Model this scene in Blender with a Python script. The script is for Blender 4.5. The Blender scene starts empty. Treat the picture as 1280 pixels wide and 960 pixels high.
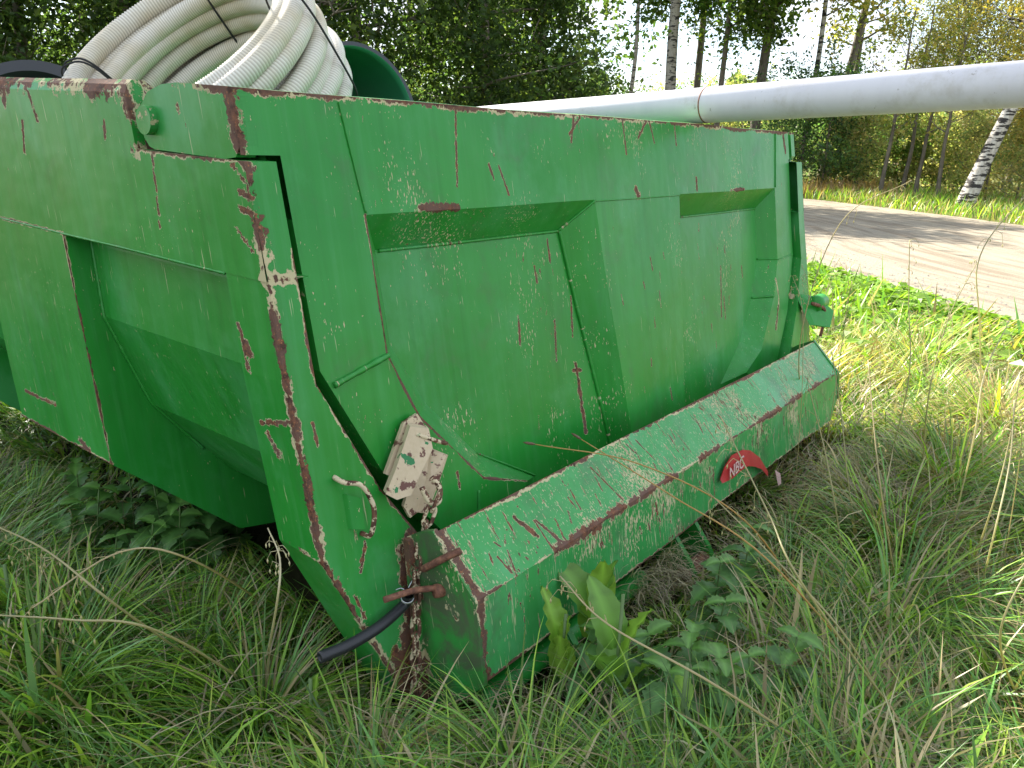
import bpy, math, random
import numpy as np
from mathutils import Vector, Matrix, Quaternion
rnd = random.Random(7)
RN = np.random.default_rng(11)
S = bpy.context.scene
COL = S.collection
R = math.radians

# ------------------------------------------------------------------ camera
cam_d = bpy.data.cameras.new('camera')
cam = bpy.data.objects.new('camera', cam_d); COL.objects.link(cam)
cam_d.sensor_width = 36; cam_d.lens = 1010/1280*36
cam_d.clip_start = .02; cam_d.clip_end = 1500
CM = np.array([[.99955, .02999, 0], [.00854, -.28447, .95864], [.02875, -.95823, -.28460]])
U_, _s, V_ = np.linalg.svd(CM); CM = U_ @ V_
mw = Matrix(((CM[0, 0], -CM[0, 1], -CM[0, 2], 0), (CM[1, 0], -CM[1, 1], -CM[1, 2], 0),
             (CM[2, 0], -CM[2, 1], -CM[2, 2], 1.2), (0, 0, 0, 1)))
cam.matrix_world = mw
S.camera = cam
S.render.resolution_x = 1024; S.render.resolution_y = 768

# ------------------------------------------------------------------ light
SUN_AZ = R(-38); SUN_EL = R(41)
sd = Vector((math.sin(SUN_AZ)*math.cos(SUN_EL), math.cos(SUN_AZ)*math.cos(SUN_EL), math.sin(SUN_EL)))
sl = bpy.data.lights.new('sun', 'SUN'); sl.energy = 5.0; sl.angle = R(.5); sl.color = (1, .93, .82)
so = bpy.data.objects.new('sun', sl); COL.objects.link(so)
so.rotation_euler = (-sd).to_track_quat('-Z', 'Y').to_euler()
W = bpy.data.worlds.new('World'); S.world = W; W.use_nodes = True
nt = W.node_tree; nt.nodes.clear()
def N(nt, typ, **kw):
    n = nt.nodes.new(typ)
    for k, v in kw.items(): setattr(n, k, v)
    return n
out = N(nt, 'ShaderNodeOutputWorld'); bg = N(nt, 'ShaderNodeBackground'); bg.inputs[1].default_value = .1
sky = N(nt, 'ShaderNodeTexSky', sky_type='NISHITA', sun_disc=False, sun_elevation=SUN_EL, sun_rotation=SUN_AZ)
sky.air_density = 1.0; sky.dust_density = .6
tc = N(nt, 'ShaderNodeTexCoord'); mp = N(nt, 'ShaderNodeMapping'); mp.inputs['Scale'].default_value = (1.6, 1.6, 4.5)
nz = N(nt, 'ShaderNodeTexNoise'); nz.inputs['Scale'].default_value = 1.7; nz.inputs['Detail'].default_value = 8
nz.inputs['Roughness'].default_value = .58
rp = N(nt, 'ShaderNodeValToRGB'); rp.color_ramp.elements[0].position = .34; rp.color_ramp.elements[1].position = .56
mx = N(nt, 'ShaderNodeMix', data_type='RGBA'); cl = N(nt, 'ShaderNodeValToRGB'); cl.color_ramp.elements[0].position = .42; cl.color_ramp.elements[0].color = (3.0, 3.3, 3.8, 1); cl.color_ramp.elements[1].position = .66; cl.color_ramp.elements[1].color = (6.2, 6.3, 6.5, 1)
n2_ = N(nt, 'ShaderNodeTexNoise'); n2_.inputs['Scale'].default_value = 3.1; n2_.inputs['Detail'].default_value = 7; n2_.inputs['Roughness'].default_value = .55
L = nt.links.new
L(tc.outputs['Generated'], mp.inputs[0]); L(mp.outputs[0], nz.inputs[0]); L(nz.outputs[0], rp.inputs[0])
L(mp.outputs[0], n2_.inputs[0]); L(n2_.outputs[0], cl.inputs[0]); L(cl.outputs[0], mx.inputs[7]); L(rp.outputs[0], mx.inputs[0]); L(sky.outputs[0], mx.inputs[6]); L(mx.outputs[2], bg.inputs[0]); L(bg.outputs[0], out.inputs[0])
S.view_settings.view_transform = 'Standard'; S.view_settings.look = 'None'
S.view_settings.exposure = 1.8; S.view_settings.gamma = 1

# ------------------------------------------------------------------ materials
def mat(name):
    m = bpy.data.materials.new(name); m.use_nodes = True; t = m.node_tree; t.nodes.clear()
    o = N(t, 'ShaderNodeOutputMaterial'); b = N(t, 'ShaderNodeBsdfPrincipled'); t.links.new(b.outputs[0], o.inputs[0])
    return m, t, b, o
def math_(t, op, a, b=None, c=None, clamp=False):
    n = N(t, 'ShaderNodeMath', operation=op, use_clamp=clamp)
    for i, v in enumerate((a, b, c)):
        if v is None: continue
        if isinstance(v, (int, float)): n.inputs[i].default_value = v
        else: t.links.new(v, n.inputs[i])
    return n.outputs[0]
def mixc(t, f, a, b):
    n = N(t, 'ShaderNodeMix', data_type='RGBA')
    for i, v in ((0, f), (6, a), (7, b)):
        if isinstance(v, (int, float)): n.inputs[i].default_value = v
        elif isinstance(v, tuple): n.inputs[i].default_value = (*v, 1)
        else: t.links.new(v, n.inputs[i])
    return n.outputs[2]
def noise(t, vec, scale, detail=4, rough=.55, dist=0):
    n = N(t, 'ShaderNodeTexNoise'); n.inputs['Scale'].default_value = scale; n.inputs['Detail'].default_value = detail
    n.inputs['Roughness'].default_value = rough; n.inputs['Distortion'].default_value = dist
    if vec is not None: t.links.new(vec, n.inputs['Vector'])
    return n.outputs['Fac']
def mapping(t, vec, scale, rot=(0, 0, 0), loc=(0, 0, 0)):
    n = N(t, 'ShaderNodeMapping'); n.inputs['Scale'].default_value = scale; n.inputs['Rotation'].default_value = rot
    n.inputs['Location'].default_value = loc; t.links.new(vec, n.inputs[0]); return n.outputs[0]
def smooth(t, v, lo, hi):
    n = N(t, 'ShaderNodeMapRange', interpolation_type='SMOOTHSTEP'); t.links.new(v, n.inputs[0])
    n.inputs[1].default_value = lo; n.inputs[2].default_value = hi; return n.outputs[0]
def attr(t, name, out='Fac'):
    n = N(t, 'ShaderNodeAttribute', attribute_name=name); return n.outputs[out]
def bump(t, h, strength, dist, normal=None):
    n = N(t, 'ShaderNodeBump'); n.inputs['Strength'].default_value = strength; n.inputs['Distance'].default_value = dist
    t.links.new(h, n.inputs['Height'])
    if normal is not None: t.links.new(normal, n.inputs['Normal'])
    return n.outputs[0]

def paint(name, chip=.5, fade=.5, grime=.3, scr=.4, stretch=(1, 1, .35), base=(.014, .225, .024)):
    """old green enamel: cream primer and rust show at chips, edges and gouges"""
    m, t, b, o = mat(name)
    pc = attr(t, 'pc', 'Vector')
    w = attr(t, 'wear'); g = attr(t, 'gouge')
    n1 = noise(t, pc, 2.2, 3); n2 = noise(t, pc, 55, 5, .65); n3 = noise(t, pc, 14, 5, .62)
    drip = noise(t, mapping(t, pc, (38, 38, 1.6)), 1, 5, .62)
    drip2 = noise(t, mapping(t, pc, (9, 9, .7), loc=(3, 1, 4)), 1, 4, .6)
    col = mixc(t, smooth(t, n1, .3, .7), base, (base[0]*1.9, base[1]*1.2, base[2]*1.5))
    f1 = math_(t, 'MULTIPLY', smooth(t, drip, .45, .78), .30*fade)
    col = mixc(t, f1, col, (.10, .36, .13))
    f2 = math_(t, 'MULTIPLY', smooth(t, drip2, .5, .74), .40*fade)
    col = mixc(t, f2, col, (.085, .36, .14))
    dk = math_(t, 'MULTIPLY', smooth(t, noise(t, mapping(t, pc, (24, 24, 1.1), loc=(5, 5, 5)), 1, 5, .65), .5, .72), .25)
    col = mixc(t, dk, col, (base[0]*.8, base[1]*.55, base[2]*.6))
    ch = math_(t, 'MULTIPLY', smooth(t, noise(t, mapping(t, pc, (1.6, 1.6, 1.1), loc=(6, 2, 8)), 1.5, 6, .68), .5, .68), .38*fade)
    col = mixc(t, ch, col, (.13, .42, .20))
    gr = math_(t, 'MULTIPLY', smooth(t, noise(t, pc, 5.5, 6, .7, .6), .54-.09*grime, .84-.14*grime), min(.85, grime*.9), clamp=True)
    col = mixc(t, gr, col, (.085, .085, .06))
    # thin pale scratches running with the metal and across it
    def scratches(rot, sc, thr, loc):
        v = mapping(t, pc, sc, rot, loc); return smooth(t, noise(t, v, 1, 2, .5), thr, thr+.03)
    s1 = scratches((0, .12, 0), (150, 150, 7), .735-.045*scr, (0, 0, 0))
    s2 = scratches((0, -.5, .2), (130, 130, 7), .755-.045*scr, (4, 4, 4))
    sc_ = math_(t, 'MULTIPLY', math_(t, 'MAXIMUM', s1, s2), .8)
    col = mixc(t, sc_, col, (.42, .46, .25))
    # chips
    vs = mapping(t, pc, (1, 1, stretch[2]))
    c1 = noise(t, vs, 170, 3, .55, .3); c2 = noise(t, pc, 3.2, 3, .6)
    cthr = math_(t, 'MULTIPLY_ADD', smooth(t, c2, .38, .72), -.27*chip, .775)
    chipv = math_(t, 'SUBTRACT', c1, cthr)
    chipm = smooth(t, chipv, 0, .012)
    d1 = noise(t, mapping(t, pc, (1, 1, .3), loc=(9, 2, 5)), 75, 4, .6)
    c3 = noise(t, pc, 4.1, 2, .5)
    rthr = math_(t, 'MULTIPLY_ADD', smooth(t, c3, .42, .75), -.20*chip, .775)
    rv = math_(t, 'SUBTRACT', d1, rthr); rcream = smooth(t, rv, -.012, -.002); rrust = smooth(t, rv, 0, .012)
    # edges
    wm = math_(t, 'MULTIPLY', smooth(t, w, .02, .3), 1)
    nE = math_(t, 'MULTIPLY', math_(t, 'SUBTRACT', n3, .5), 1.9)
    nE = math_(t, 'ADD', nE, math_(t, 'MULTIPLY', math_(t, 'SUBTRACT', noise(t, pc, 46, 6, .75), .5), 1.8))
    nE = math_(t, 'ADD', nE, math_(t, 'MULTIPLY', math_(t, 'SUBTRACT', noise(t, mapping(t, pc, (60, 60, 9)), 1, 4, .6), .5), 1.1))
    nE = math_(t, 'ADD', nE, math_(t, 'MULTIPLY', math_(t, 'SUBTRACT', noise(t, pc, 6, 3, .5), .5), 1.6))
    wn = math_(t, 'ADD', w, math_(t, 'MULTIPLY', nE, wm))
    lf = math_(t, 'MULTIPLY', math_(t, 'SUBTRACT', noise(t, mapping(t, pc, (1, 1, 1), loc=(7, 3, 2)), 3.2, 3, .6), .54), 2.2)
    lg = math_(t, 'MULTIPLY', math_(t, 'SUBTRACT', noise(t, mapping(t, pc, (1, 1, 1), loc=(1, 9, 4)), 10, 4, .65), .55), 1.4)
    ecream = smooth(t, math_(t, 'ADD', wn, lg), .50, .56); erust = smooth(t, math_(t, 'ADD', wn, lf), .62, .72)
    gn = math_(t, 'ADD', g, math_(t, 'MULTIPLY', math_(t, 'SUBTRACT', n2, .5), math_(t, 'MULTIPLY', smooth(t, g, .0, .2), 2.2)))
    gcream = smooth(t, gn, .42, .48); grust = smooth(t, gn, .5, .62)
    sr1 = noise(t, mapping(t, pc, (75, 9, 9), (0, .25, 0), (2, 7, 1)), 1, 3, .6)
    sthr = math_(t, 'MULTIPLY_ADD', c2, -.17*scr, .80)
    ssv = math_(t, 'SUBTRACT', sr1, sthr); screamm = smooth(t, ssv, -.03, -.012); srust = smooth(t, ssv, .0, .02)
    screamm = math_(t, 'MULTIPLY', screamm, smooth(t, n2, .40, .52)); srust = math_(t, 'MULTIPLY', srust, smooth(t, n2, .42, .5))
    rcream = math_(t, 'MAXIMUM', rcream, screamm); rrust = math_(t, 'MAXIMUM', rrust, srust)
    cream = math_(t, 'MAXIMUM', math_(t, 'MAXIMUM', chipm, rcream), math_(t, 'MAXIMUM', ecream, gcream))
    rust = math_(t, 'MAXIMUM', rrust, math_(t, 'MAXIMUM', erust, grust))
    ccol = mixc(t, n3, (.60, .50, .30), (.42, .40, .22))
    rcol = mixc(t, smooth(t, n2, .38, .62), (.05, .022, .014), (.19, .075, .038))
    rcol = mixc(t, smooth(t, n3, .4, .62), rcol, (.13, .07, .05))
    rcol = mixc(t, smooth(t, noise(t, pc, 120, 4, .7), .58, .66), rcol, (.36, .15, .06))
    col = mixc(t, cream, col, ccol); col = mixc(t, rust, col, rcol)
    t.links.new(col, b.inputs['Base Color'])
    rgh = math_(t, 'MULTIPLY_ADD', n1, .22, .24)
    rgh = math_(t, 'ADD', rgh, math_(t, 'MULTIPLY', math_(t, 'MAXIMUM', cream, rust), .4), clamp=True)
    t.links.new(rgh, b.inputs['Roughness']); b.inputs['Specular IOR Level'].default_value = .35
    h = math_(t, 'MULTIPLY', math_(t, 'ADD', cream, rust), -.5)
    h = math_(t, 'ADD', h, math_(t, 'MULTIPLY', n2, .12))
    wav = noise(t, pc, 6, 2, .5)
    h = math_(t, 'ADD', h, math_(t, 'MULTIPLY', wav, 2.0))
    t.links.new(bump(t, h, .55, .004), b.inputs['Normal'])
    return m
M_SIDE = paint('green paint side', .4, .75, .25, .5)
M_GATE = paint('green paint tailgate', .7, .6, .35, .45, (1, 1, .3))
M_BEAM = paint('green paint beam', 1.15, 1.0, .6, 1.8, (1, 1, .3), (.028, .27, .055))
M_DARK = paint('green paint sheltered', .35, .15, .3, .2)
M_DIRTY = paint('green paint grimy', 1.0, .2, 1.6, .8)

def rusty(name, a=(.10, .04, .025), b_=(.27, .12, .07), cream=.0):
    m, t, b, o = mat(name); tcn = N(t, 'ShaderNodeTexCoord').outputs['Object']
    n = noise(t, tcn, 60, 6, .65); col = mixc(t, smooth(t, n, .35, .68), a, b_)
    if cream:
        c = smooth(t, noise(t, tcn, 45, 4, .6), .60-cream*.14, .63-cream*.14); col = mixc(t, c, col, (.62, .52, .34))
        gq = smooth(t, noise(t, mapping(t, tcn, (1, 1, 1), loc=(5, 5, 5)), 25, 4, .6), .61, .65); col = mixc(t, gq, col, (.03, .2, .06))
    t.links.new(col, b.inputs['Base Color']); b.inputs['Roughness'].default_value = .8
    t.links.new(bump(t, n, .6, .002), b.inputs['Normal']); return m
M_RUST = rusty('rusty steel'); M_CHAIN = rusty('painted rusty chain', (.06, .025, .015), (.2, .09, .05), .7)
M_CREAM = rusty('flaking cream primer', (.12, .05, .035), (.2, .09, .06), 1.0)
def cream_mat():
    m, t, b, o = mat('cream primer steel'); tcn = N(t, 'ShaderNodeTexCoord').outputs['Object']
    n = noise(t, tcn, 30, 6, .65); n2 = noise(t, tcn, 90, 4, .6)
    col = mixc(t, n2, (.62, .50, .34), (.48, .38, .23))
    col = mixc(t, smooth(t, n, .54, .58), col, (.13, .05, .035))
    col = mixc(t, smooth(t, noise(t, mapping(t, tcn, (1, 1, 1), loc=(3, 8, 1)), 26, 4, .6), .66, .67), col, (.025, .19, .06))
    t.links.new(col, b.inputs['Base Color']); b.inputs['Roughness'].default_value = .6
    t.links.new(bump(t, n, .6, .002), b.inputs['Normal']); return m
M_CREAM = cream_mat()

def plain(name, col, rough=.5, var=.15, scale=20, metallic=0, bmp=0):
    m, t, b, o = mat(name); tcn = N(t, 'ShaderNodeTexCoord').outputs['Object']
    n = noise(t, tcn, scale, 5, .6)
    c = mixc(t, n, tuple(x*(1-var) for x in col), tuple(min(1, x*(1+var)) for x in col))
    t.links.new(c, b.inputs['Base Color']); b.inputs['Roughness'].default_value = rough; b.inputs['Metallic'].default_value = metallic
    if bmp: t.links.new(bump(t, n, .5, bmp), b.inputs['Normal'])
    return m
M_RUBBER = plain('black rubber', (.018, .019, .022), .45, .3, 40)
M_WIRE = plain('bright wire', (.6, .62, .65), .3, .1, 50, 1)
M_TWINE = plain('black twine', (.02, .02, .022), .7)
M_BLACKPIPE = plain('black plastic', (.03, .032, .036), .28, .2, 6)
M_GREENPIPE = plain('green plastic lining', (.035, .20, .11), .4, .2, 3)
M_RED = plain('red sticker', (.40, .018, .018), .45, .25, 30)
M_WHITE = plain('white print', (.62, .42, .38), .6, .15, 60)
M_STEM = plain('plant stem', (.10, .17, .05), .6)
def pvc():
    m, t, b, o = mat('pale grey pvc'); tcn = N(t, 'ShaderNodeTexCoord').outputs['Object']
    n = noise(t, mapping(t, tcn, (14, 14, 1.2)), 1, 5, .6); n2 = noise(t, tcn, 7, 6, .7)
    col = mixc(t, n, (.60, .59, .62), (.74, .73, .75)); col = mixc(t, math_(t, 'MULTIPLY', smooth(t, n2, .50, .72), .45), col, (.40, .37, .30))
    sc = smooth(t, noise(t, mapping(t, tcn, (90, 90, 90), loc=(2, 2, 2)), .25, 5, .75), .64, .68); col = mixc(t, math_(t, 'MULTIPLY', sc, .6), col, (.25, .22, .17))
    t.links.new(col, b.inputs['Base Color']); b.inputs['Roughness'].default_value = .42; return m
M_PVC = pvc()
def hosem():
    m, t, b, o = mat('dirty white corrugated plastic'); tcn = N(t, 'ShaderNodeTexCoord').outputs['Object']
    n = noise(t, tcn, 5, 5, .65); h = attr(t, 'groove')
    col = mixc(t, smooth(t, n, .4, .75), (.82, .79, .70), (.66, .58, .40))
    col = mixc(t, math_(t, 'MULTIPLY', h, .65), col, (.24, .19, .12))
    t.links.new(col, b.inputs['Base Color']); b.inputs['Roughness'].default_value = .5; return m
M_HOSE = hosem()

def leafy(name, trans=.35, rough=.5, spec=.3):
    m, t, b, o = mat(name); c = attr(t, 'col', 'Color')
    t.links.new(c, b.inputs['Base Color']); b.inputs['Roughness'].default_value = rough; b.inputs['Specular IOR Level'].default_value = spec
    tr = N(t, 'ShaderNodeBsdfTranslucent'); br = N(t, 'ShaderNodeMix', data_type='RGBA', blend_type='MULTIPLY')
    br.inputs[0].default_value = 1; t.links.new(c, br.inputs[6]); br.inputs[7].default_value = (1.5, 1.6, .8, 1)
    t.links.new(br.outputs[2], tr.inputs[0]); ms = N(t, 'ShaderNodeMixShader'); ms.inputs[0].default_value = trans
    t.links.new(b.outputs[0], ms.inputs[1]); t.links.new(tr.outputs[0], ms.inputs[2]); t.links.new(ms.outputs[0], o.inputs[0])
    return m
M_GRASS = leafy('grass blades', .35, .36, .5); M_LEAF = leafy('tree leaves', .58, .5, .3); M_WEED = leafy('weed leaves', .3, .42, .45)
def bark(name, a, b_, bands=0.):
    m, t, b, o = mat(name); tcn = N(t, 'ShaderNodeTexCoord').outputs['Object']
    n = noise(t, mapping(t, tcn, (14, 14, 4)), 1, 5, .65); col = mixc(t, smooth(t, n, .3, .7), a, b_)
    if bands:
        k = noise(t, mapping(t, tcn, (3.0, 3.0, 15)), 1, 5, .6); col = mixc(t, smooth(t, k, .60-.09*bands, .63-.09*bands), col, (.025, .022, .02))
    t.links.new(col, b.inputs['Base Color']); b.inputs['Roughness'].default_value = .8
    t.links.new(bump(t, n, .6, .02), b.inputs['Normal']); return m
M_BIRCH = bark('birch bark', (.55, .53, .48), (.33, .30, .26), 1.25)
M_BARK = bark('grey bark', (.10, .085, .065), (.20, .17, .13)); M_PALEB = bark('pale bark', (.30, .27, .22), (.45, .42, .36), .6)

def soil():
    m, t, b, o = mat('grassy soil'); p = N(t, 'ShaderNodeNewGeometry').outputs['Position']
    n = noise(t, p, 6, 6, .65); n2 = noise(t, p, .25, 4, .6)
    near = mixc(t, n, (.022, .022, .011), (.05, .05, .022)); far = mixc(t, n2, (.09, .12, .03), (.16, .14, .05))
    ln = N(t, 'ShaderNodeVectorMath', operation='LENGTH'); t.links.new(p, ln.inputs[0])
    col = mixc(t, smooth(t, ln.outputs['Value'], 6, 15), near, far)
    t.links.new(col, b.inputs['Base Color']); b.inputs['Roughness'].default_value = .95; b.inputs['Specular IOR Level'].default_value = .1
    t.links.new(bump(t, n, .8, .03), b.inputs['Normal']); return m
M_SOIL = soil()
def gravel():
    m, t, b, o = mat('gravel road surface'); p = N(t, 'ShaderNodeNewGeometry').outputs['Position']
    n = noise(t, p, 90, 5, .7); n2 = noise(t, p, 1.2, 5, .65)
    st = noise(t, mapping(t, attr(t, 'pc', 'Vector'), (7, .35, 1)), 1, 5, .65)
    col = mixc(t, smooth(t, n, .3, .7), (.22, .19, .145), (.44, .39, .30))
    col = mixc(t, math_(t, 'MULTIPLY', smooth(t, st, .45, .62), .6), col, (.17, .13, .09))  # tyre streaks, darkened to stand in for tree shadows across the road
    col = mixc(t, math_(t, 'MULTIPLY', smooth(t, n2, .5, .75), .4), col, (.22, .19, .14))
    t.links.new(col, b.inputs['Base Color']); b.inputs['Roughness'].default_value = .95; b.inputs['Specular IOR Level'].default_value = .15
    t.links.new(bump(t, n, .8, .02), b.inputs['Normal']); return m
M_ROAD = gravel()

# ------------------------------------------------------------------ mesh helpers
def add_attr(me, name, arr, typ):
    a = me.attributes.new(name, typ, 'POINT')
    if typ == 'FLOAT': a.data.foreach_set('value', np.asarray(arr, np.float32).ravel())
    elif typ == 'FLOAT_VECTOR': a.data.foreach_set('vector', np.asarray(arr, np.float32).ravel())
    else:
        arr = np.asarray(arr, np.float32)
        if arr.shape[1] == 3: arr = np.hstack([arr, np.ones((len(arr), 1), np.float32)])
        a.data.foreach_set('color', arr.ravel())
def np_mesh(name, verts, quads=None, tris=None, attrs=(), mats=(), smooth_=False, mi=None):
    me = bpy.data.meshes.new(name)
    quads = np.zeros((0, 4), int) if quads is None else np.asarray(quads).reshape(-1, 4)
    tris = np.zeros((0, 3), int) if tris is None else np.asarray(tris).reshape(-1, 3)
    nv = len(verts); nq = len(quads); ntr = len(tris)
    me.vertices.add(nv); me.vertices.foreach_set('co', np.asarray(verts, np.float32).ravel())
    me.loops.add(nq*4+ntr*3); me.polygons.add(nq+ntr)
    me.loops.foreach_set('vertex_index', np.concatenate([quads.ravel(), tris.ravel()]).astype(np.int32))
    st = np.concatenate([np.arange(nq)*4, nq*4+np.arange(ntr)*3]).astype(np.int32)
    me.polygons.foreach_set('loop_start', st)
    me.polygons.foreach_set('use_smooth', np.full(nq+ntr, smooth_))
    for m in mats: me.materials.append(m)
    if mi is not None: me.polygons.foreach_set('material_index', np.asarray(mi, np.int32))
    for n_, a_, t_ in attrs: add_attr(me, n_, a_, t_)
    me.update(calc_edges=True); me.validate(); return me
def link(me, name, parent=None, loc=(0, 0, 0)):
    o = bpy.data.objects.new(name, me); COL.objects.link(o); o.location = loc
    if parent: o.parent = parent
    return o
def tag(o, label=None, cat=None, group=None, kind=None):
    if label: o['label'] = label
    if cat: o['category'] = cat
    if group: o['group'] = group
    if kind: o['kind'] = kind
    return o
def empty(name, loc, label, cat, group=None):
    o = bpy.data.objects.new(name, None); COL.objects.link(o); o.location = loc; o.empty_display_size = .1
    return tag(o, label, cat, group)
def bez(pts, n):
    """smooth curve through control points (Catmull-Rom)"""
    P = [np.array(p, float) for p in pts]; P = [2*P[0]-P[1]]+P+[2*P[-1]-P[-2]]; out = []
    for i in range(1, len(P)-2):
        for k in range(n):
            t = k/n; a, b, c, d = P[i-1:i+3]
            out.append(.5*((2*b)+(-a+c)*t+(2*a-5*b+4*c-d)*t*t+(-a+3*b-3*c+d)*t**3))
    out.append(P[-2]); return np.array(out)
def tube_arrays(path, rad, sides=8, cap=True, closed=False, flat=None):
    path = np.asarray(path, float); n = len(path); rad = np.broadcast_to(np.asarray(rad, float), (n,))
    if closed: T = np.roll(path, -1, 0)-np.roll(path, 1, 0)
    else: T = np.gradient(path, axis=0)
    T /= np.linalg.norm(T, axis=1)[:, None]+1e-12
    ref = np.array([0, 0, 1.]) if abs(T[0][2]) < .9 else np.array([1., 0, 0])
    u = np.cross(T[0], ref); u /= np.linalg.norm(u); us = [u]
    for i in range(1, n):
        u = us[-1]-T[i]*(us[-1]@T[i]); us.append(u/np.linalg.norm(u))
    us = np.array(us); vs = np.cross(T, us)
    a = np.linspace(0, 2*np.pi, sides, endpoint=False)
    V = path[:, None]+rad[:, None, None]*(us[:, None]*np.cos(a)[None, :, None]+vs[:, None]*np.sin(a)[None, :, None])
    V = V.reshape(-1, 3); m = n if closed else n-1
    i = np.arange(m)[:, None]; j = np.arange(sides)[None]
    i2 = (i+1) % n; j2 = (j+1) % sides
    Q = np.stack([i*sides+j, i*sides+j2, i2*sides+j2, i2*sides+j], -1).reshape(-1, 4); Tr = []
    if cap and not closed:
        V = np.vstack([V, path[0], path[-1]]); c0 = len(V)-2
        for k in range(sides):
            Tr.append((c0, (k+1) % sides, k)); Tr.append((c0+1, (n-1)*sides+k, (n-1)*sides+(k+1) % sides))
    return V, Q, np.array(Tr, int).reshape(-1, 3)
class Acc:
    def __init__(s): s.v = []; s.q = []; s.t = []; s.n = 0; s.c = []
    def add(s, V, Q=None, T=None, col=None):
        s.v.append(V)
        if Q is not None and len(Q): s.q.append(np.asarray(Q)+s.n)
        if T is not None and len(T): s.t.append(np.asarray(T)+s.n)
        if col is not None: s.c.append(np.broadcast_to(np.asarray(col, float), (len(V), 3)))
        s.n += len(V)
    def tube(s, path, rad, sides=8, cap=True, closed=False, col=None): s.add(*tube_arrays(path, rad, sides, cap, closed), col=col)
    def mesh(s, name, mats, base=(0, 0, 0), smooth_=True):
        V = np.vstack(s.v)-np.array(base); at = [('col', np.vstack(s.c), 'FLOAT_COLOR')] if s.c else []
        return np_mesh(name, V, np.vstack(s.q) if s.q else None, np.vstack(s.t) if s.t else None, at, mats, smooth_)

# ------------------------------------------------------------------ setting: ground, road
def sheet(name, nx, ny, fn, m, attrs=None):
    u, v = np.meshgrid(np.linspace(0, 1, nx), np.linspace(0, 1, ny)); u = u.ravel(); v = v.ravel(); V = fn(u, v)
    i = np.arange(nx-1)[None]; j = np.arange(ny-1)[:, None]; a = j*nx+i
    Q = np.stack([a, a+1, a+nx+1, a+nx], -1).reshape(-1, 4)
    at = [] if attrs is None else attrs(u, v); o = link(np_mesh(name, V, Q, attrs=at, mats=[m]), name); return tag(o, kind='structure')
sheet('ground', 60, 60, lambda u, v: np.stack([(u-.5)*900, (v-.35)*900, 0*u], 1), M_SOIL)
# centre line of the road in (x, y); it comes from beyond the tipper and passes on its right
RC = [(11.2, -40), (9.5, -14), (7.3, .5), (6.35, 6.8), (5.95, 10.1), (6.15, 14.9), (5.3, 19), (4.3, 22), (2.0, 25.3), (-3, 27.8), (-10, 29), (-30, 30.5), (-90, 33)]
def cr2(pts, n):
    P = [np.array(p, float) for p in pts]; P = [2*P[0]-P[1]]+P+[2*P[-1]-P[-2]]; out = []
    for i in range(1, len(P)-2):
        for k in range(n):
            t = k/n; a, b, c, d = P[i-1:i+3]; out.append(.5*((2*b)+(-a+c)*t+(2*a-5*b+4*c-d)*t*t+(-a+3*b-3*c+d)*t**3))
    return np.array(out+[P[-2]])
RL = cr2(RC, 30); _t = np.gradient(RL, axis=0); _t /= np.linalg.norm(_t, axis=1)[:, None]; RNm = np.stack([_t[:, 1], -_t[:, 0]], 1)
RHW = 3.40
def road_off(xy):
    """signed distance across the road, from its centre line (negative on the near side)"""
    out = np.empty(len(xy))
    for i in range(0, len(xy), 20000):
        q = xy[i:i+20000]; dd = ((q[:, None]-RL[None])**2).sum(2); k = dd.argmin(1); out[i:i+20000] = ((q-RL[k])*RNm[k]).sum(1)
    return out
nR = len(RL); NU = 24; uu_ = np.linspace(-1, 1, NU); arc = np.r_[0, np.cumsum(np.linalg.norm(np.diff(RL, axis=0), axis=1))]
wob = 1+.02*np.sin(arc*1.3)+.015*np.sin(arc*3.1+1)
RV = np.concatenate([(RL[:, None]+RNm[:, None]*(uu_[None, :, None]*RHW*wob[:, None, None])), (.012+.02*np.cos(uu_*1.5))[None, :, None]*np.ones((nR, 1, 1))], 2).reshape(-1, 3)
_a = (np.arange(nR-1)*NU)[:, None]+np.arange(NU-1)[None]; RQ = np.stack([_a, _a+1, _a+NU+1, _a+NU], -1).reshape(-1, 4)
rpc = np.stack([np.tile(uu_*3, nR), np.repeat(arc, NU), np.zeros(nR*NU)], 1)
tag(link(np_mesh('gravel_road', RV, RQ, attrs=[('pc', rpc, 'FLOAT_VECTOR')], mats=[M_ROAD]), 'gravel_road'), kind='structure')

# ------------------------------------------------------------------ tipper body
K = .8
O_ = np.array([-.4905, 1.4592, 1.1592])
XW = np.array([.61, .792, .001]); LW = np.array([-.799, .600, .029]); DW = np.array([.147, -.112, -.983])
def Bw(P): P = np.atleast_2d(np.asarray(P, float)); return O_+K*(P[:, :1]*XW+P[:, 1:2]*LW+P[:, 2:3]*DW)
INV = np.linalg.inv(np.stack([XW, LW, DW], 1)*K)
def Bi(Pw): return (np.asarray(Pw)-O_) @ INV.T
def b1(x, s, d): return Bw([(x, s, d)])[0]
BASE = b1(1.745, 1.5, 1.46); BASE[2] = 0
def dent(P):
    x, s, d = P.T
    q = .0028*(np.sin(x*7.3+d*5.1+1)+np.sin(d*9.7-s*6.1+x*3)*.7+np.sin(s*8.3+x*2.2))
    return P+np.stack([q*.7, q, q*.4], 1)
WEAR = []   # (p0, p1, width) worn edges in body coordinates
def wline(pts, w):
    for a, b in zip(pts[:-1], pts[1:]): WEAR.append((a, b, w))
GOUGE = []
def segdist(P, a, b):
    a = np.array(a, float); b = np.array(b, float); ab = b-a; t = np.clip((P-a) @ ab/(ab @ ab), 0, 1)
    return np.linalg.norm(P-a-t[:, None]*ab, axis=1)
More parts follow.
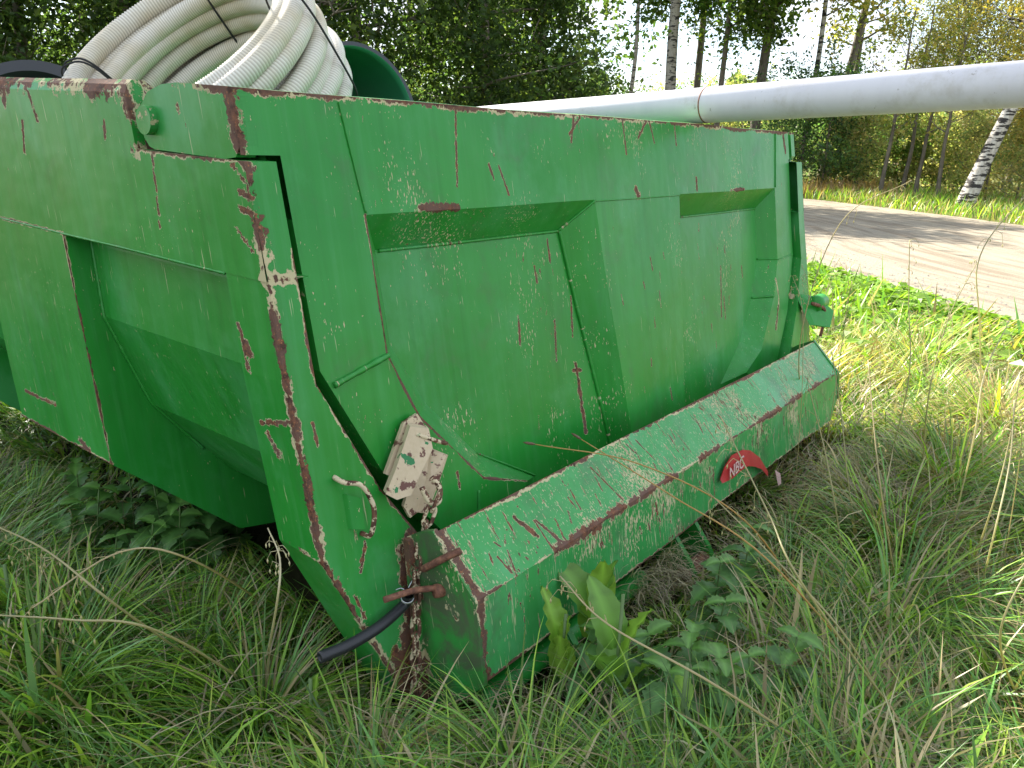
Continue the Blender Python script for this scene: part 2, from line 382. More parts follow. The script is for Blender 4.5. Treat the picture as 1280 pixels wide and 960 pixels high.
class Patch:
    def __init__(s): s.v = []; s.q = []; s.n = 0
    def quad(s, a, b, c, d, step=.012):
        a, b, c, d = [np.array(p, float) for p in (a, b, c, d)]
        nu = max(1, int(round(max(np.linalg.norm(b-a), np.linalg.norm(c-d))/step))); nv = max(1, int(round(max(np.linalg.norm(d-a), np.linalg.norm(c-b))/step)))
        u, v = np.meshgrid(np.linspace(0, 1, nu+1), np.linspace(0, 1, nv+1)); u = u.ravel()[:, None]; v = v.ravel()[:, None]
        V = (a*(1-u)+b*u)*(1-v)+(d*(1-u)+c*u)*v
        i = np.arange(nu)[None]; j = np.arange(nv)[:, None]; k = j*(nu+1)+i
        s.q.append(np.stack([k, k+1, k+nu+2, k+nu+1], -1).reshape(-1, 4)+s.n); s.v.append(V); s.n += len(V); return s
    def strip(s, A, B, step=.012):
        for i in range(len(A)-1): s.quad(A[i], A[i+1], B[i+1], B[i], step)
        return s
    def prism(s, poly, off, step=.02, caps=True):
        """poly: list of points; off: offset vector; sides as strips, caps as fans"""
        off = np.array(off, float); A = [np.array(p, float) for p in poly]; B = [p+off for p in A]
        s.strip(A+[A[0]], B+[B[0]], step)
        if caps:
            for P in (A, B):
                c = sum(P)/len(P)
                for i in range(len(P)):
                    p, q = P[i], P[(i+1) % len(P)]; m = (p+q)/2; s.quad(c, p, (p+q)/2, c, step*2) if False else s.quad(c, p, m, m*.0+c, step*2) if False else s.tri(c, p, q, step)
        return s
    def tri(s, a, b, c, step):
        m1 = (a+b)/2; m2 = (b+c)/2; m3 = (a+c)/2; g = (a+b+c)/3
        s.quad(a, m1, g, m3, step); s.quad(m1, b, m2, g, step); s.quad(g, m2, c, m3, step)
    def box(s, lo, hi, step=.03):
        x0, s0, d0 = lo; x1, s1, d1 = hi
        return s.prism([(x0, s0, d0), (x1, s0, d0), (x1, s0, d1), (x0, s0, d1)], (0, s1-s0, 0), step)
    def build(s, name, m, parent, gouges=None, wear=True):
        V = np.vstack(s.v); Q = np.vstack(s.q); w = np.zeros(len(V)); g = np.zeros(len(V))
        if wear:
            lo = V.min(0)-.1; hi = V.max(0)+.1
            for a, b, ww in WEAR:
                if np.any(np.maximum(a, b) < lo) or np.any(np.minimum(a, b) > hi): continue
                w = np.maximum(w, np.clip(1.15-segdist(V, a, b)/ww*.65, 0, 1.2))
        for a, b, ww in (gouges or []):
            g = np.maximum(g, np.clip(1.15-segdist(V, a, b)/ww*.65, 0, 1.2))
        Wd = Bw(dent(V))-BASE
        me = np_mesh(name, Wd, Q, attrs=[('pc', V, 'FLOAT_VECTOR'), ('wear', w, 'FLOAT'), ('gouge', g, 'FLOAT')], mats=[m])
        return link(me, name, parent)
XR = 3.49
def mirp(p): return (XR-p[0], p[1], p[2])
def weld(pts, parent, r=.006, m=None):
    n = max(4, int(sum(np.linalg.norm(np.subtract(b, a)) for a, b in zip(pts[:-1], pts[1:]))/.008))
    P = np.array(pts, float); seg = np.r_[0, np.cumsum(np.linalg.norm(np.diff(P, axis=0), axis=1))]
    t = np.linspace(0, seg[-1], n); Q = np.stack([np.interp(t, seg, P[:, i]) for i in range(3)], 1)
    V, q, tr = tube_arrays(Bw(dent(Q)), K*r*(.85+.3*RN.random(n)), 5)
    pc = np.vstack([np.repeat(Q, 5, 0), Q[0], Q[-1]]); w = np.repeat(np.full(n, .20), 5); w = np.r_[w, .4, .4]
    me = np_mesh('weld_seam', V-BASE, q, tr, [('pc', pc, 'FLOAT_VECTOR'), ('wear', w, 'FLOAT'), ('gouge', w*0, 'FLOAT')], [m or M_GATE], True)
    return link(me, 'weld_seam', parent)

# worn, rusty edges
wline([(0, .42, -.17), (0, 3.2, -.17)], .045); wline([(.08, .42, -.17), (.08, 3.2, -.17)], .05)
wline([(0, .42, -.17), (0, .42, -.01)], .026); wline([(.08, .42, -.17), (.04, .42, -.02)], .02)
wline([(0, .0, -.155), (0, .4, -.16)], .014); wline([(.01, 0, -.155), (.01, 0, -.02)], .022)
wline([(0, 0, -.155), (.13, 0, -.155), (XR, 0, -.155)], .014); wline([(.5, 0, -.158), (XR, 0, -.158)], .012)
wline([(0, .42, 0), (.0, -.03, 0)], .008)
wline([(-.015, -.03, .0), (.006, -.03, .258)], .027); wline([(.006, -.03, .258), (.085, -.03, .262)], .018)
wline([(.004, -.03, .262), (.004, -.03, .494), (.022, -.03, .936), (.237, -.03, 1.446)], .0165)
wline([(.022, -.03, .936), (.0, .112, .917)], .012)
wline([(.082, -.03, .2), (.087, -.03, .511), (.231, -.03, .813), (.332, -.03, .958), (.42, -.03, 1.1)], .007)
wline([(.30, -.03, 1.0), (.27, -.03, 1.2), (.25, -.03, 1.42)], .036)
wline([(0, .92, .262), (0, .92, .957)], .006); wline([(0, .92, .957), (.0, 1.52, .957)], .003); wline([(0, .92, .262), (0, 1.52, .262)], .006)
wline([(.344, 0, .134), (.35, 0, .495), (.433, 0, .681), (.657, 0, .926), (.863, 0, 1.0)], .0045)
wline([(.55, 0, .128), (.69, 0, .128)], .013); wline([(2.6, 0, .13), (2.75, 0, .13)], .009)
wline([(.30, -.15, .912), (3.17, -.15, .912)], .010); wline([(.30, -.26, 1.055), (3.17, -.26, 1.055)], .0038)
wline([(.30, -.15, .912), (.30, -.262, 1.055), (.30, -.252, 1.283)], .016)
wline([(.265, -.07, .952), (.265, -.03, 1.48)], .014); wline([(.3, -.25, 1.283), (3.1, -.25, 1.283)], .007)
wline([(3.31, 0, -.155), (3.34, 0, -.05)], .014); wline([(3.33, 0, .60), (3.30, 0, .78)], .010); wline([(3.10, 0, .6), (3.12, 0, .7), (3.05, 0, .85)], .012)

body = empty('tipper_body', BASE, 'large worn green steel tipper body with rusty edges standing in the long grass', 'tipper body')

# side rail (left, toward the camera) and its twin
def side_rail(mir):
    f = mirp if mir else (lambda p: p); p = Patch(); st = .0095 if not mir else .05
    top = [(0, -.135), (.008, -.155), (.025, -.168), (.055, -.168), (.08, -.15)]
    s0, s1, s2 = .42, -.03, 3.2
    A = [f((x, s0, d)) for x, d in top]; B = [f((x, s2, d)) for x, d in top]
    p.strip(A, B, st*2)
    p.quad(f((0, s0, -.135)), f((0, 2.0, -.135)), f((0, 2.0, 0)), f((0, s0, 0)), st)
    p.quad(f((0, 2.0, -.135)), f((0, s2, -.135)), f((0, s2, 0)), f((0, 2.0, 0)), .05)
    p.quad(f((0, s1, 0)), f((0, 2.0, 0)), f((0, 2.0, .262)), f((0, s1, .262)), st)
    p.quad(f((0, 2.0, 0)), f((0, s2, 0)), f((0, s2, .262)), f((0, 2.0, .262)), .05)
    p.quad(f((.08, s0, -.15)), f((.08, s2, -.15)), f((.08, s2, .262)), f((.08, s0, .262)), .03)
    p.strip([f((0, s0, -.135)), f((.008, s0, -.155)), f((.025, s0, -.168)), f((.055, s0, -.168)), f((.08, s0, -.15))], [f((0, s0, 0)), f((.008, s0, 0)), f((.025, s0, 0)), f((.055, s0, 0)), f((.08, s0, 0))], st)
    p.quad(f((0, s1, 0)), f((0, s0, 0)), f((.08, s0, 0)), f((.08, s1, 0)), st)
    p.quad(f((-.006, s1, .0)), f((.078, s1, .0)), f((.083, s1, .262)), f((.005, s1, .262)), st)
    p.quad(f((0, s1, .262)), f((0, s2, .262)), f((.12, s2, .262)), f((.12, s1, .262)), .03)
    g = [((0, 1.026, -.048), (0, 1.056, .044), .006), ((0, .551, -.061), (0, .563, -.02), .006), ((0, .35, .01), (0, .377, .19), .004),
         ((0, .022, .105), (0, -.02, .112), .008), ((0, .016, .069), (0, -.03, .077), .007), ((0, .023, .01), (0, -.022, .053), .006),
         ((0, 1.2, -.14), (0, 1.2, -.07), .008), ((0, 1.1, -.14), (0, 1.12, -.09), .012), ((0, .95, -.14), (0, .93, -.05), .007), ((0, .05, .15), (0, -.0, .2), .005)]
    return p.build('side_rail', M_SIDE, body, None if mir else g)
sr = side_rail(False); side_rail(True)
weld([(.002, 1.9, .264), (.002, .13, .264)], sr, .004, M_SIDE)

# side wall shells
prof = [(.08, .255), (.075, .30), (.07, .515), (.16, .807), (.38, 1.08), (.80, 1.20)]
for mir in (0, 1):
    f = mirp if mir else (lambda p: p)
    p = Patch(); A = [f((x, -.0, d)) for x, d in prof]; B = [f((x, 1.6, d)) for x, d in prof]; C_ = [f((x, 3.2, d)) for x, d in prof]
    p.strip(A, B, .022 if not mir else .06); p.strip(B, C_, .08)
    inn = [(x+.02, d) for x, d in [(.06, -.14)]+prof[:4]]+[(.39, 1.06), (.8, 1.18)]
    p.strip([f((x, .02, d)) for x, d in inn], [f((x, 3.2, d)) for x, d in inn], .08)
    sw = p.build('side_wall', M_DARK if mir else M_SIDE, body)
p = Patch(); p.quad((.8, 0, 1.2), (2.69, 0, 1.2), (2.69, 3.2, 1.2), (.8, 3.2, 1.2), .1); p.quad((.8, 0, 1.18), (2.69, 0, 1.18), (2.69, 3.2, 1.18), (.8, 3.2, 1.18), .1)
p.build('floor_plate', M_DARK, body)
p = Patch(); A = [(.08, 3.2, -.15), (.08, 3.2, .3), (.07, 3.2, .515), (.16, 3.2, .807), (.38, 3.2, 1.08), (.8, 3.2, 1.2)]
p.strip(A, [(XR-x, s, d) for x, s, d in A], .1); p.build('front_wall', M_DARK, body)

# outer ribs: broad box sections wrapped round the body
def rib(s0, s1, gz=None, st=.012):
    outer = [(0, .262), (0, .957), (.38, 1.30), (1.0, 1.42), (2.49, 1.42), (3.11, 1.30), (3.49, .957), (3.49, .262)]
    inner = [(.078, .262), (.068, .515), (.158, .807), (.378, 1.08), (3.112, 1.08), (3.332, .807), (3.422, .515), (3.412, .262)]
    p = Patch()
    p.strip([(x, s0, d) for x, d in outer], [(x, s1, d) for x, d in outer], st)
    for s in (s0, s1): p.strip([(x, s, d) for x, d in outer], [(x, s, d) for x, d in inner], st*1.4)
    return p.build('outer_rib', M_SIDE, body, gz)
rib(.92, 1.52, [((0, 1.44, .85), (0, 1.221, .843), .006), ((0, 1.221, .843), (0, 1.12, .842), .003), ((0, 1.1, .93), (0, 1.05, .955), .012)])
rib(2.3, 2.9, None, .06)
weld([(.076, .915, .27), (.068, .915, .515), (.156, .915, .80), (.30, .915, .99)], body, .006, M_SIDE)

# rear frame: posts with bevelled feet and a sill
def post_ring():
    outer = [(.005, .262), (.004, .494), (.022, .936), (.237, 1.446), (.60, 1.462)]
    inner = [(.083, .262), (.087, .511), (.231, .813), (.42, 1.10), (.60, 1.16)]
    p = Patch()
    for mir in (0, 1):
        f = mirp if mir else (lambda q: q); st = .0095 if not mir else .03
        a = [f((x, -.03, d)) for x, d in outer]; b = [f((x, -.03, d)) for x, d in inner]
        p.strip(a, b, st)
        p.strip(a, [f((x-.004, .125, d-.01*(d > .8))) for x, d in outer], st)
        p.strip([f((x-.004, .125, d-.01*(d > .8))) for x, d in outer], [f((x, .125, d)) for x, d in inner], .03)
        p.strip(b, [f((x+.003, .122, d)) for x, d in inner], .02)
        p.strip([f((x, .127, d)) for x, d in inner], [f((x+.12, .127, d-.05)) for x, d in inner], .04)  # lip added to stop sun leaking out through the gate slot
    a = (.6, -.03, 1.16); p.quad(a, (XR-.6, -.03, 1.16), (XR-.6, -.03, 1.462), (.6, -.03, 1.462), .04)
    p.quad((.6, -.03, 1.462), (XR-.6, -.03, 1.462), (XR-.6, .125, 1.452), (.6, .125, 1.452), .06)
    g = [((.004, .1, .618), (.004, -.03, .585), .007), ((.0, .075, .643), (.0, .05, .685), .012), ((.003, .10, .42), (.003, .085, .45), .012),
         ((.003, .11, .38), (.003, .10, .49), .007), ((.06, -.03, .60), (.065, -.03, .66), .004), ((.10, -.03, 1.05), (.12, -.03, 1.12), .005),
         ((.16, -.03, .93), (.13, -.03, 1.0), .006), ((.25, -.03, 1.22), (.24, -.03, 1.40), .03), ((.20, -.03, 1.25), (.22, -.03, 1.40), .018)]
    return p.build('rear_frame', M_SIDE, body, g)
rf = post_ring()
def part_tube(name, pts, r, m, parent, sides=8, n=6, sub=True, kids=None):
    P = Bw(pts); P = bez(P, n) if sub else P
    V, q, t = tube_arrays(P, K*r, sides); me = np_mesh(name, V-BASE, q, t, mats=[m], smooth_=True); return link(me, name, parent)
part_tube('grab_handle', [(.095, -.03, .742), (.10, -.06, .748), (.14, -.075, .765), (.165, -.075, .832), (.155, -.06, .90), (.15, -.03, .905)], .0065, M_CHAIN, rf)
p = Patch(); p.prism([(.112, -.03, .79), (.112, -.03, .88), (.135, -.05, .88), (.135, -.05, .80)], (.006, -.01, 0)); p.build('handle_lug', M_SIDE, rf)

# tailgate
gate = None
def tailgate():
    st = .0055; p = Patch(); z = .08
    p.quad((.010, 0, -.155), (XR-.10, 0, -.155), (XR-.10, 0, -.012), (.01, 0, -.012), st)
    p.quad((XR-.10, .03, -.125), (XR+.01, .03, -.125), (XR+.01, .03, .0), (XR-.1, .03, .0), .012); p.quad((XR-.10, 0, -.155), (XR-.10, 0, .0), (XR-.10, .05, .0), (XR-.10, .05, -.155), .012)
    p.quad((.114, 0, -.012), (XR-.114, 0, -.012), (XR-.118, 0, .134), (.118, 0, .134), st)
    out_l = [(.118, .134), (.127, .495), (.27, .785), (.455, 1.02), (.65, 1.16)]
    rec_o = [(.344, .134), (.35, .495), (.433, .681), (.657, .926), (.863, 1.0)]
    rec_i = [(.43, .24), (.435, .50), (.54, .69), (.722, .888), (.996, 1.049)]
    for mir in (0, 1):
        f = mirp if mir else (lambda q: q)
        A = [f((x, 0, d)) for x, d in out_l]; B = [f((x, 0, d)) for x, d in rec_o]; C_ = [f((x, z, d)) for x, d in rec_i]
        p.strip(A, B, st); p.strip(B, C_, st)
        sl = [f((1.285+(d-.242)*.239, z, d)) for x, d in rec_i]
        p.strip(C_, sl, st)
        p.quad(f((.344, 0, .134)), f((1.42, 0, .134)), f((1.285, z, .242)), f((.43, z, .24)), st)
        p.quad(f((1.285, z, .24)), f((1.42, 0, .134)), f((1.53, 0, 1.12)), f((1.49, z, 1.12)), st)
        p.quad(f((.996, z, 1.049)), f((1.478, z, 1.049)), f((1.49, z, 1.16)), f((.996, z, 1.16)), st*2)
        p.quad(f((.65, 0, 1.16)), f((.863, 0, 1.0)), f((.996, z, 1.049)), f((.996, z, 1.16)), st*2)
        p.quad(f((.011, 0, -.012)), f((.1, 0, -.012)), f((.1, .1, -.012)), f((.011, .1, -.012)), st)
        p.strip(A, [(x, .10, d) for x, s, d in A], .02)
    p.quad((1.42, 0, .134), (XR-1.42, 0, .134), (XR-1.53, 0, 1.12), (1.53, 0, 1.12), st)
    p.quad((0.01, 0, -.155), (XR-.10, 0, -.155), (XR-.10, .05, -.158), (0.01, .05, -.158), .012)
    p.quad((.1, .10, -.15), (XR-.1, .10, -.15), (XR-.1, .1, .5), (.1, .1, .5), .08); p.quad((.1, .10, .5), (XR-.1, .10, .5), (XR-.6, .1, 1.16), (.6, .1, 1.16), .08)
    p.quad((.1, .05, -.157), (XR-.1, .05, -.157), (XR-.1, .10, -.15), (.1, .10, -.15), .05)
    mk = [((1.341, -.150), (1.308, -.061)), ((1.381, -.150), (1.303, -.087)), ((1.662, -.15), (1.670, -.027)), ((1.843, -.15), (1.771, -.087)), ((1.868, -.15), (1.895, -.072)),
          ((2.077, -.15), (2.077, -.062)), ((.740, -.15), (.705, .070)), ((.905, .010), (.939, .101)), ((1.266, .726), (1.262, .943)), ((1.225, .755), (1.278, .743)),
          ((.549, .876), (.550, .925)), ((.734, .705), (.725, .773)), ((.860, .010), (.875, .050))]
    zr = [((2.458, .467), (2.427, .699)), ((2.469, .609), (2.469, .713)), ((1.241, .454), (1.225, .591)), ((.940, .480), (.932, .568)), ((1.132, .521), (1.116, .655)), ((1.136, .255), (1.139, .334))]
    G = [((a[0], 0, a[1]), (b[0], 0, b[1]), .005) for a, b in mk]
    G[6] = (*G[6][:2], .004); G[7] = (*G[7][:2], .004)
    G += [((a[0]*1.045+.03, z, a[1]*1.05), (b[0]*1.045+.03, z, b[1]*1.05), .005) for a, b in zr]
    G += [((1.72, 0, .105), (1.735, 0, .13), .014), ((2.24, 0, .07), (2.24, 0, .12), .008), ((1.31, z, .72), (1.33, z, .98), .010), ((1.29, z, .74), (1.34, z, .75), .008)]
    r2 = random.Random(5)
    for k in range(26):
        x = r2.choice([r2.gauss(1.2, .12), r2.gauss(1.75, .14), r2.gauss(2.45, .15), r2.uniform(.5, 3.0)]); d = r2.uniform(.28, .95); l = r2.uniform(.01, .07)
        if 1.25 < x < 2.25: ss = 0 if 1.5 < x < 2.0 else .04
        else: ss = z
        if ss == .04: continue
        G.append(((x, ss, d), (x+r2.uniform(-.01, .01), ss, d+l), r2.uniform(.002, .0045)))
    return p.build('tailgate', M_GATE, body, G)
gate = tailgate()
weld([(.44, .078, .243), (1.285, .078, .245)], gate, .005); weld([(1.287, .076, .245), (1.487, .076, 1.1)], gate, .007)
weld([(1.285, .078, .243), (1.42, 0, .138)], gate, .005); weld([(1.42, -.001, .138), (2.07, -.001, .138)], gate, .003)
weld([(.16, -.003, .536), (.349, -.003, .496)], gate, .008, M_GATE)
weld([(3.14, 0, .496), (3.053, .08, .5)], gate, .005); weld([(3.35, -.002, .49), (3.14, -.002, .5)], gate, .003)
weld([(3.06, .078, .243), (2.21, .078, .243)], gate, .005)
weld([(3.05, -.001, .68), (2.95, .078, .69)], gate, .005); weld([(.722, .076, .89), (.996, .076, 1.045)], gate, .004)
weld([(.625, -.002, .955), (.60, -.002, 1.10)], gate, .005); weld([(.31, -.002, -.14), (.345, -.002, .13)], gate, .003); weld([(3.2, -.002, -.14), (3.15, -.002, .13)], gate, .004)
for mir in (0, 1):
    f = mirp if mir else (lambda q: q)
    pl = [(.0, -.155), (.2, -.163), (.27, -.158), (.335, -.140), (.375, -.108), (.392, -.07), (.388, -.03), (.372, -.010), (.35, -.004), (.06, -.0), (.02, -.006), (0, -.03)]
    p = Patch(); p.prism([f((.010, s, d)) for s, d in pl], (.05 if not mir else -.05, 0, 0), .01)
    arm = p.build('hinge_arm', M_SIDE, gate, None if mir else [((0, .30, -.15), (0, .305, -.09), .005), ((0, .22, -.15), (0, .215, -.10), .009), ((0, .03, -.07), (0, .035, -.04), .008)])
    P = Bw([f((-.008, .345, -.072)), f((.03, .345, -.072))]); V, q, t = tube_arrays(P, K*.034, 20)
    me = np_mesh('hinge_pin', V-BASE, q, t, [('pc', Bi(V), 'FLOAT_VECTOR'), ('wear', np.full(len(V), .22), 'FLOAT'), ('gouge', np.zeros(len(V)), 'FLOAT')], [M_SIDE]); link(me, 'hinge_pin', body)
# cream claw brackets at the lower corners of the gate
def bracket(mir):
    f = mirp if mir else (lambda q: q)
    p = Patch()
    def plate(pts, off):
        p.prism([f(q) for q in pts], (off[0]*(-1 if mir else 1), off[1], off[2]), .012)
    A_ = [(0.353, -0.02, 0.674), (0.406, -0.02, 0.663), (0.434, -0.02, 0.712), (0.355, -0.035, 0.771), (0.304, -0.04, 0.815), (0.255, -0.03, 0.783)]
    B_ = [(0.346, -0.05, 0.675), (0.410, -0.052, 0.697), (0.403, -0.064, 0.747), (0.339, -0.072, 0.795), (0.290, -0.078, 0.836), (0.245, -0.072, 0.836), (0.215, -0.068, 0.812), (0.262, -0.062, 0.768)]
    C_ = [(0.408, -0.03, 0.703), (0.432, -0.03, 0.729), (0.426, -0.033, 0.765), (0.443, -0.035, 0.779), (0.381, -0.045, 0.837), (0.33, -0.05, 0.905), (0.300, -0.05, 0.911), (0.288, -0.045, 0.877), (0.34, -0.035, 0.816)]
    D_ = [(0.426, -0.03, 0.762), (0.450, -0.065, 0.778), (0.392, -0.075, 0.835), (0.335, -0.075, 0.902), (0.325, -0.045, 0.905)]
    plate(A_, (.003, .012, .002)); plate(B_, (.012, .022, .0)); plate(C_, (.003, .012, .002)); plate(D_, (.010, .004, .004))
    V = np.vstack(p.v); Q = np.vstack(p.q); me = np_mesh('claw_bracket', Bw(V)-BASE, Q, mats=[M_CREAM if not mir else M_RUST]); o = link(me, 'claw_bracket', gate)
    o['label'] = 'flaking cream claw bracket' if not mir else 'rusty claw bracket'
    return o
cb = bracket(False)
part_tube('chain_hook', [(.35, -.10, .80), (.362, -.11, .825), (.352, -.115, .855), (.335, -.115, .862), (.318, -.11, .85), (.31, -.1, .815)], .0080, M_CHAIN, cb)
part_tube('tie_rod', [(.36, -.05, .70), (.43, -.06, .735), (.47, -.05, .755)], .006, M_CHAIN, cb)
# right-hand latch seen edge on
lt = part_tube('latch_barrel', [(3.40, -.08, .76), (3.54, -.08, .76)], .045, M_DARK, gate, 16, 1, False)
p = Patch(); p.prism([(3.30, -.02, .70), (3.42, -.06, .72), (3.5, -.13, .80), (3.42, -.13, .88), (3.32, -.08, .86)], (.03, -.02, 0), .02); p.build('latch_plate', M_DARK, gate)
part_tube('latch_rod', [(3.33, -.10, .74), (3.45, -.12, .78), (3.50, -.10, .86), (3.49, -.08, .95)], .010, M_RUST, gate)

# bumper beam with end plates
def beam():
    st = .0045; p = Patch(); x0, x1 = .30, 3.17
    sec = [(-.125, .945), (-.15, .912), (-.262, 1.055), (-.252, 1.283), (-.225, 1.30)]
    segs = list(zip(sec[:-1], sec[1:]))
    for (a, b) in segs:
        if a == (-.262, 1.055):
            p.quad((x0, *a), (x1-.0, *a), (x1, b[0], 1.2), (x0, b[0], 1.2), st)
            p.quad((x0, b[0], 1.2), (x1, b[0], 1.2), (x1-.12, *b), (x0, *b), st)
        else: p.quad((x0, *a), (x1-(.12 if b[1] > 1.25 else 0), *a), (x1-(.12 if b[1] > 1.25 else 0), *b), (x0, *b), st)
    p.quad((x0, -.125, .945), (x1, -.125, .945), (x1, -.05, 1.12), (x0, -.05, 1.12), .03)
    p.quad((x0, -.225, 1.30), (x1, -.225, 1.30), (x1, -.04, 1.45), (x0, -.04, 1.45), .03)
    G = []; r2 = random.Random(3)
    def top(x, k): return (x, -.15-.112*k, .912+.143*k)
    for k in range(44):
        x = .4+2.6*r2.random()**1.3; k0 = r2.uniform(.02, .75); k1 = min(1, k0+r2.uniform(.08, .5)); G.append((top(x, k0), top(x+r2.uniform(-.025, .03), k1), r2.uniform(.002, .0034)))
    G += [(top(.56, .30), top(.60, .68), .008), (top(.63, .5), top(.68, .98), .005), (top(.98, .2), top(1.03, .9), .0035), (top(1.28, .15), top(1.31, .6), .003)]
    for k in range(30):
        x = .6+2.3*r2.random()**1.4; G.append(((x, -.262, 1.055), (x+r2.uniform(.01, .09), -.262, 1.050+.012*r2.random()), r2.uniform(.006, .020)))
    for k in range(26):
        x = r2.uniform(.35, 3.1); d = r2.uniform(1.08, 1.2); G.append(((x, -.257, d), (x+.01, -.255, d+r2.uniform(.02, .06)), r2.uniform(.002, .005)))
    o = p.build('bumper_beam', M_BEAM, body, G)
    o['label'] = 'scratched octagonal bumper beam across the foot of the tailgate'
    return o
bm = beam()
for x in (.278, 3.172):
    p = Patch(); pl = [(-.03, .97), (-.067, .945), (-.11, .920), (-.150, .905), (-.268, 1.053), (-.256, 1.287), (-.10, 1.42), (-.02, 1.475)]
    if x > 1: pl = [(-.03, .97), (-.067, .945), (-.150, .905), (-.268, 1.053), (-.258, 1.19), (-.18, 1.30), (-.10, 1.40), (-.02, 1.45)]
    p.prism([(x, s, d) for s, d in pl], (.018, 0, 0), .010); ep = p.build('end_plate', M_DIRTY, bm)
    if x < 1:
        p = Patch(); p.prism([(x-.020, -.078, .95), (x-.020, -.058, .95), (x-.020, -.02, 1.478), (x-.020, -.040, 1.478)], (.022, 0, 0), .006); p.build('plate_flange', M_DIRTY, ep)
        part_tube('lug_bar', [(.275, -.105, 1.022), (.245, -.14, .995), (.262, -.20, .952), (.285, -.235, .93)], .0095, M_RUST, ep, 6)
        part_tube('locking_pin', [(.29, -.150, 1.062), (.215, -.118, 1.052), (.14, -.09, 1.055)], .0085, M_RUST, ep, 10)
        part_tube('pin_head', [(.285, -.152, 1.066), (.262, -.145, 1.063)], .018, M_RUST, ep, 12, 1, False)
tb = part_tube('support_tube', [(.32, -.205, 1.372), (1.15, -.205, 1.375)], .036, M_DARK, bm, 14, 1, False)
for o_ in (tb,):
    me = o_.data; n = len(me.vertices); co = np.zeros(n*3); me.vertices.foreach_get('co', co); add_attr(me, 'pc', Bi(co.reshape(-1, 3)+BASE), 'FLOAT_VECTOR')
for x in (1.40, 1.56, .68):
    p = Patch(); d1 = 1.50; p.prism([(x, -.20, 1.29), (x, -.27, 1.40), (x, -.29, 1.45), (x, -.26, d1), (x, -.18, d1), (x, -.10, 1.38)], (.022, 0, 0), .012); mb = p.build('mounting_bracket', M_DARK, body)
part_tube('pivot_tube', [(1.39, -.24, 1.455), (1.60, -.24, 1.455)], .032, M_RUST, body, 14, 1, False)
part_tube('pivot_tube', [(.67, -.24, 1.455), (.80, -.24, 1.455)], .032, M_RUST, body, 14, 1, False)

# torn red sticker on the beam, with white print
up_ = [(1.70, 1.175), (1.735, 1.135), (1.80, 1.105), (1.90, 1.110), (1.98, 1.135), (2.08, 1.195), (2.17, 1.285)]
lo_ = [(1.705, 1.190), (1.79, 1.195), (1.86, 1.185), (1.93, 1.185), (2.0, 1.208), (2.08, 1.245), (2.15, 1.30)]
p = Patch()
so_ = lambda i: (-.268-.010*math.sin(i/6*3.14))
p.strip([(x, so_(i), d) for i, (x, d) in enumerate(up_)], [(x, so_(i)-.006, d) for i, (x, d) in enumerate(lo_)], .01)
p.strip([(x, so_(i)+.002, d) for i, (x, d) in enumerate(up_)], [(x, so_(i)-.004, d) for i, (x, d) in enumerate(lo_)], .01)
stick = link(np_mesh('warning_sticker', Bw(np.vstack(p.v))-BASE, np.vstack(p.q), mats=[M_RED]), 'warning_sticker', bm)
stick['label'] = 'torn curled red sticker with white letters'
cu = bpy.data.curves.new('t', 'FONT'); cu.body = 'NBC'; cu.size = .062; cu.extrude = .0006
to = bpy.data.objects.new('t', cu); COL.objects.link(to)
dg = bpy.context.evaluated_depsgraph_get(); tm = bpy.data.meshes.new_from_object(to.evaluated_get(dg)); bpy.data.objects.remove(to)
co = np.zeros(len(tm.vertices)*3); tm.vertices.foreach_get('co', co); co = co.reshape(-1, 3)
tw = 1.06; bx = np.stack([1.745+co[:, 0]*1.15+co[:, 1]*.25, -.284-co[:, 2]*1.0, 1.188-co[:, 1]*tw-co[:, 0]*.12], 1)
tm.vertices.foreach_set('co', (Bw(bx)-BASE).astype(np.float32).ravel()); tm.materials.clear(); tm.materials.append(M_WHITE); tm.update()
link(tm, 'lettering', stick)

# chain of painted links hanging from the claw
ctop = b1(.335, -.118, .86); chain = empty('chain', ctop, 'rusty cream-flecked steel chain hanging from the cream claw bracket', 'chain')
a = np.linspace(0, 2*np.pi, 14, endpoint=False); lk = np.stack([.0095*np.cos(a), 0*a, .0165*np.sin(a)+.007*np.sign(np.sin(a))], 1)
V, q, t = tube_arrays(lk, .0043, 6, closed=True); lme = np_mesh('link', V, q, mats=[M_CHAIN], smooth_=True)
cp = bez([b1(.335, -.118, .855), b1(.303, -.095, .93), b1(.272, -.075, 1.05), b1(.245, -.068, 1.2), b1(.215, -.062, 1.40)], 12)
sg = np.r_[0, np.cumsum(np.linalg.norm(np.diff(cp, axis=0), axis=1))]; nl = int(sg[-1]/.034)
for i in range(nl):
    tt = i/nl*sg[-1]; P = np.array([np.interp(tt, sg, cp[:, k]) for k in range(3)]); P2 = np.array([np.interp(tt+.01, sg, cp[:, k]) for k in range(3)])
    o = link(lme, 'link', chain, tuple(P-ctop)); dirv = Vector(P2-P).normalized(); qd = dirv.to_track_quat('Z', 'Y'); qd.rotate(Quaternion(dirv, (i % 2)*1.5708+.5)) if False else None
    o.rotation_euler = (dirv.to_track_quat('Z', 'Y') @ Quaternion((0, 0, 1), (i % 2)*1.4+.5)).to_euler()

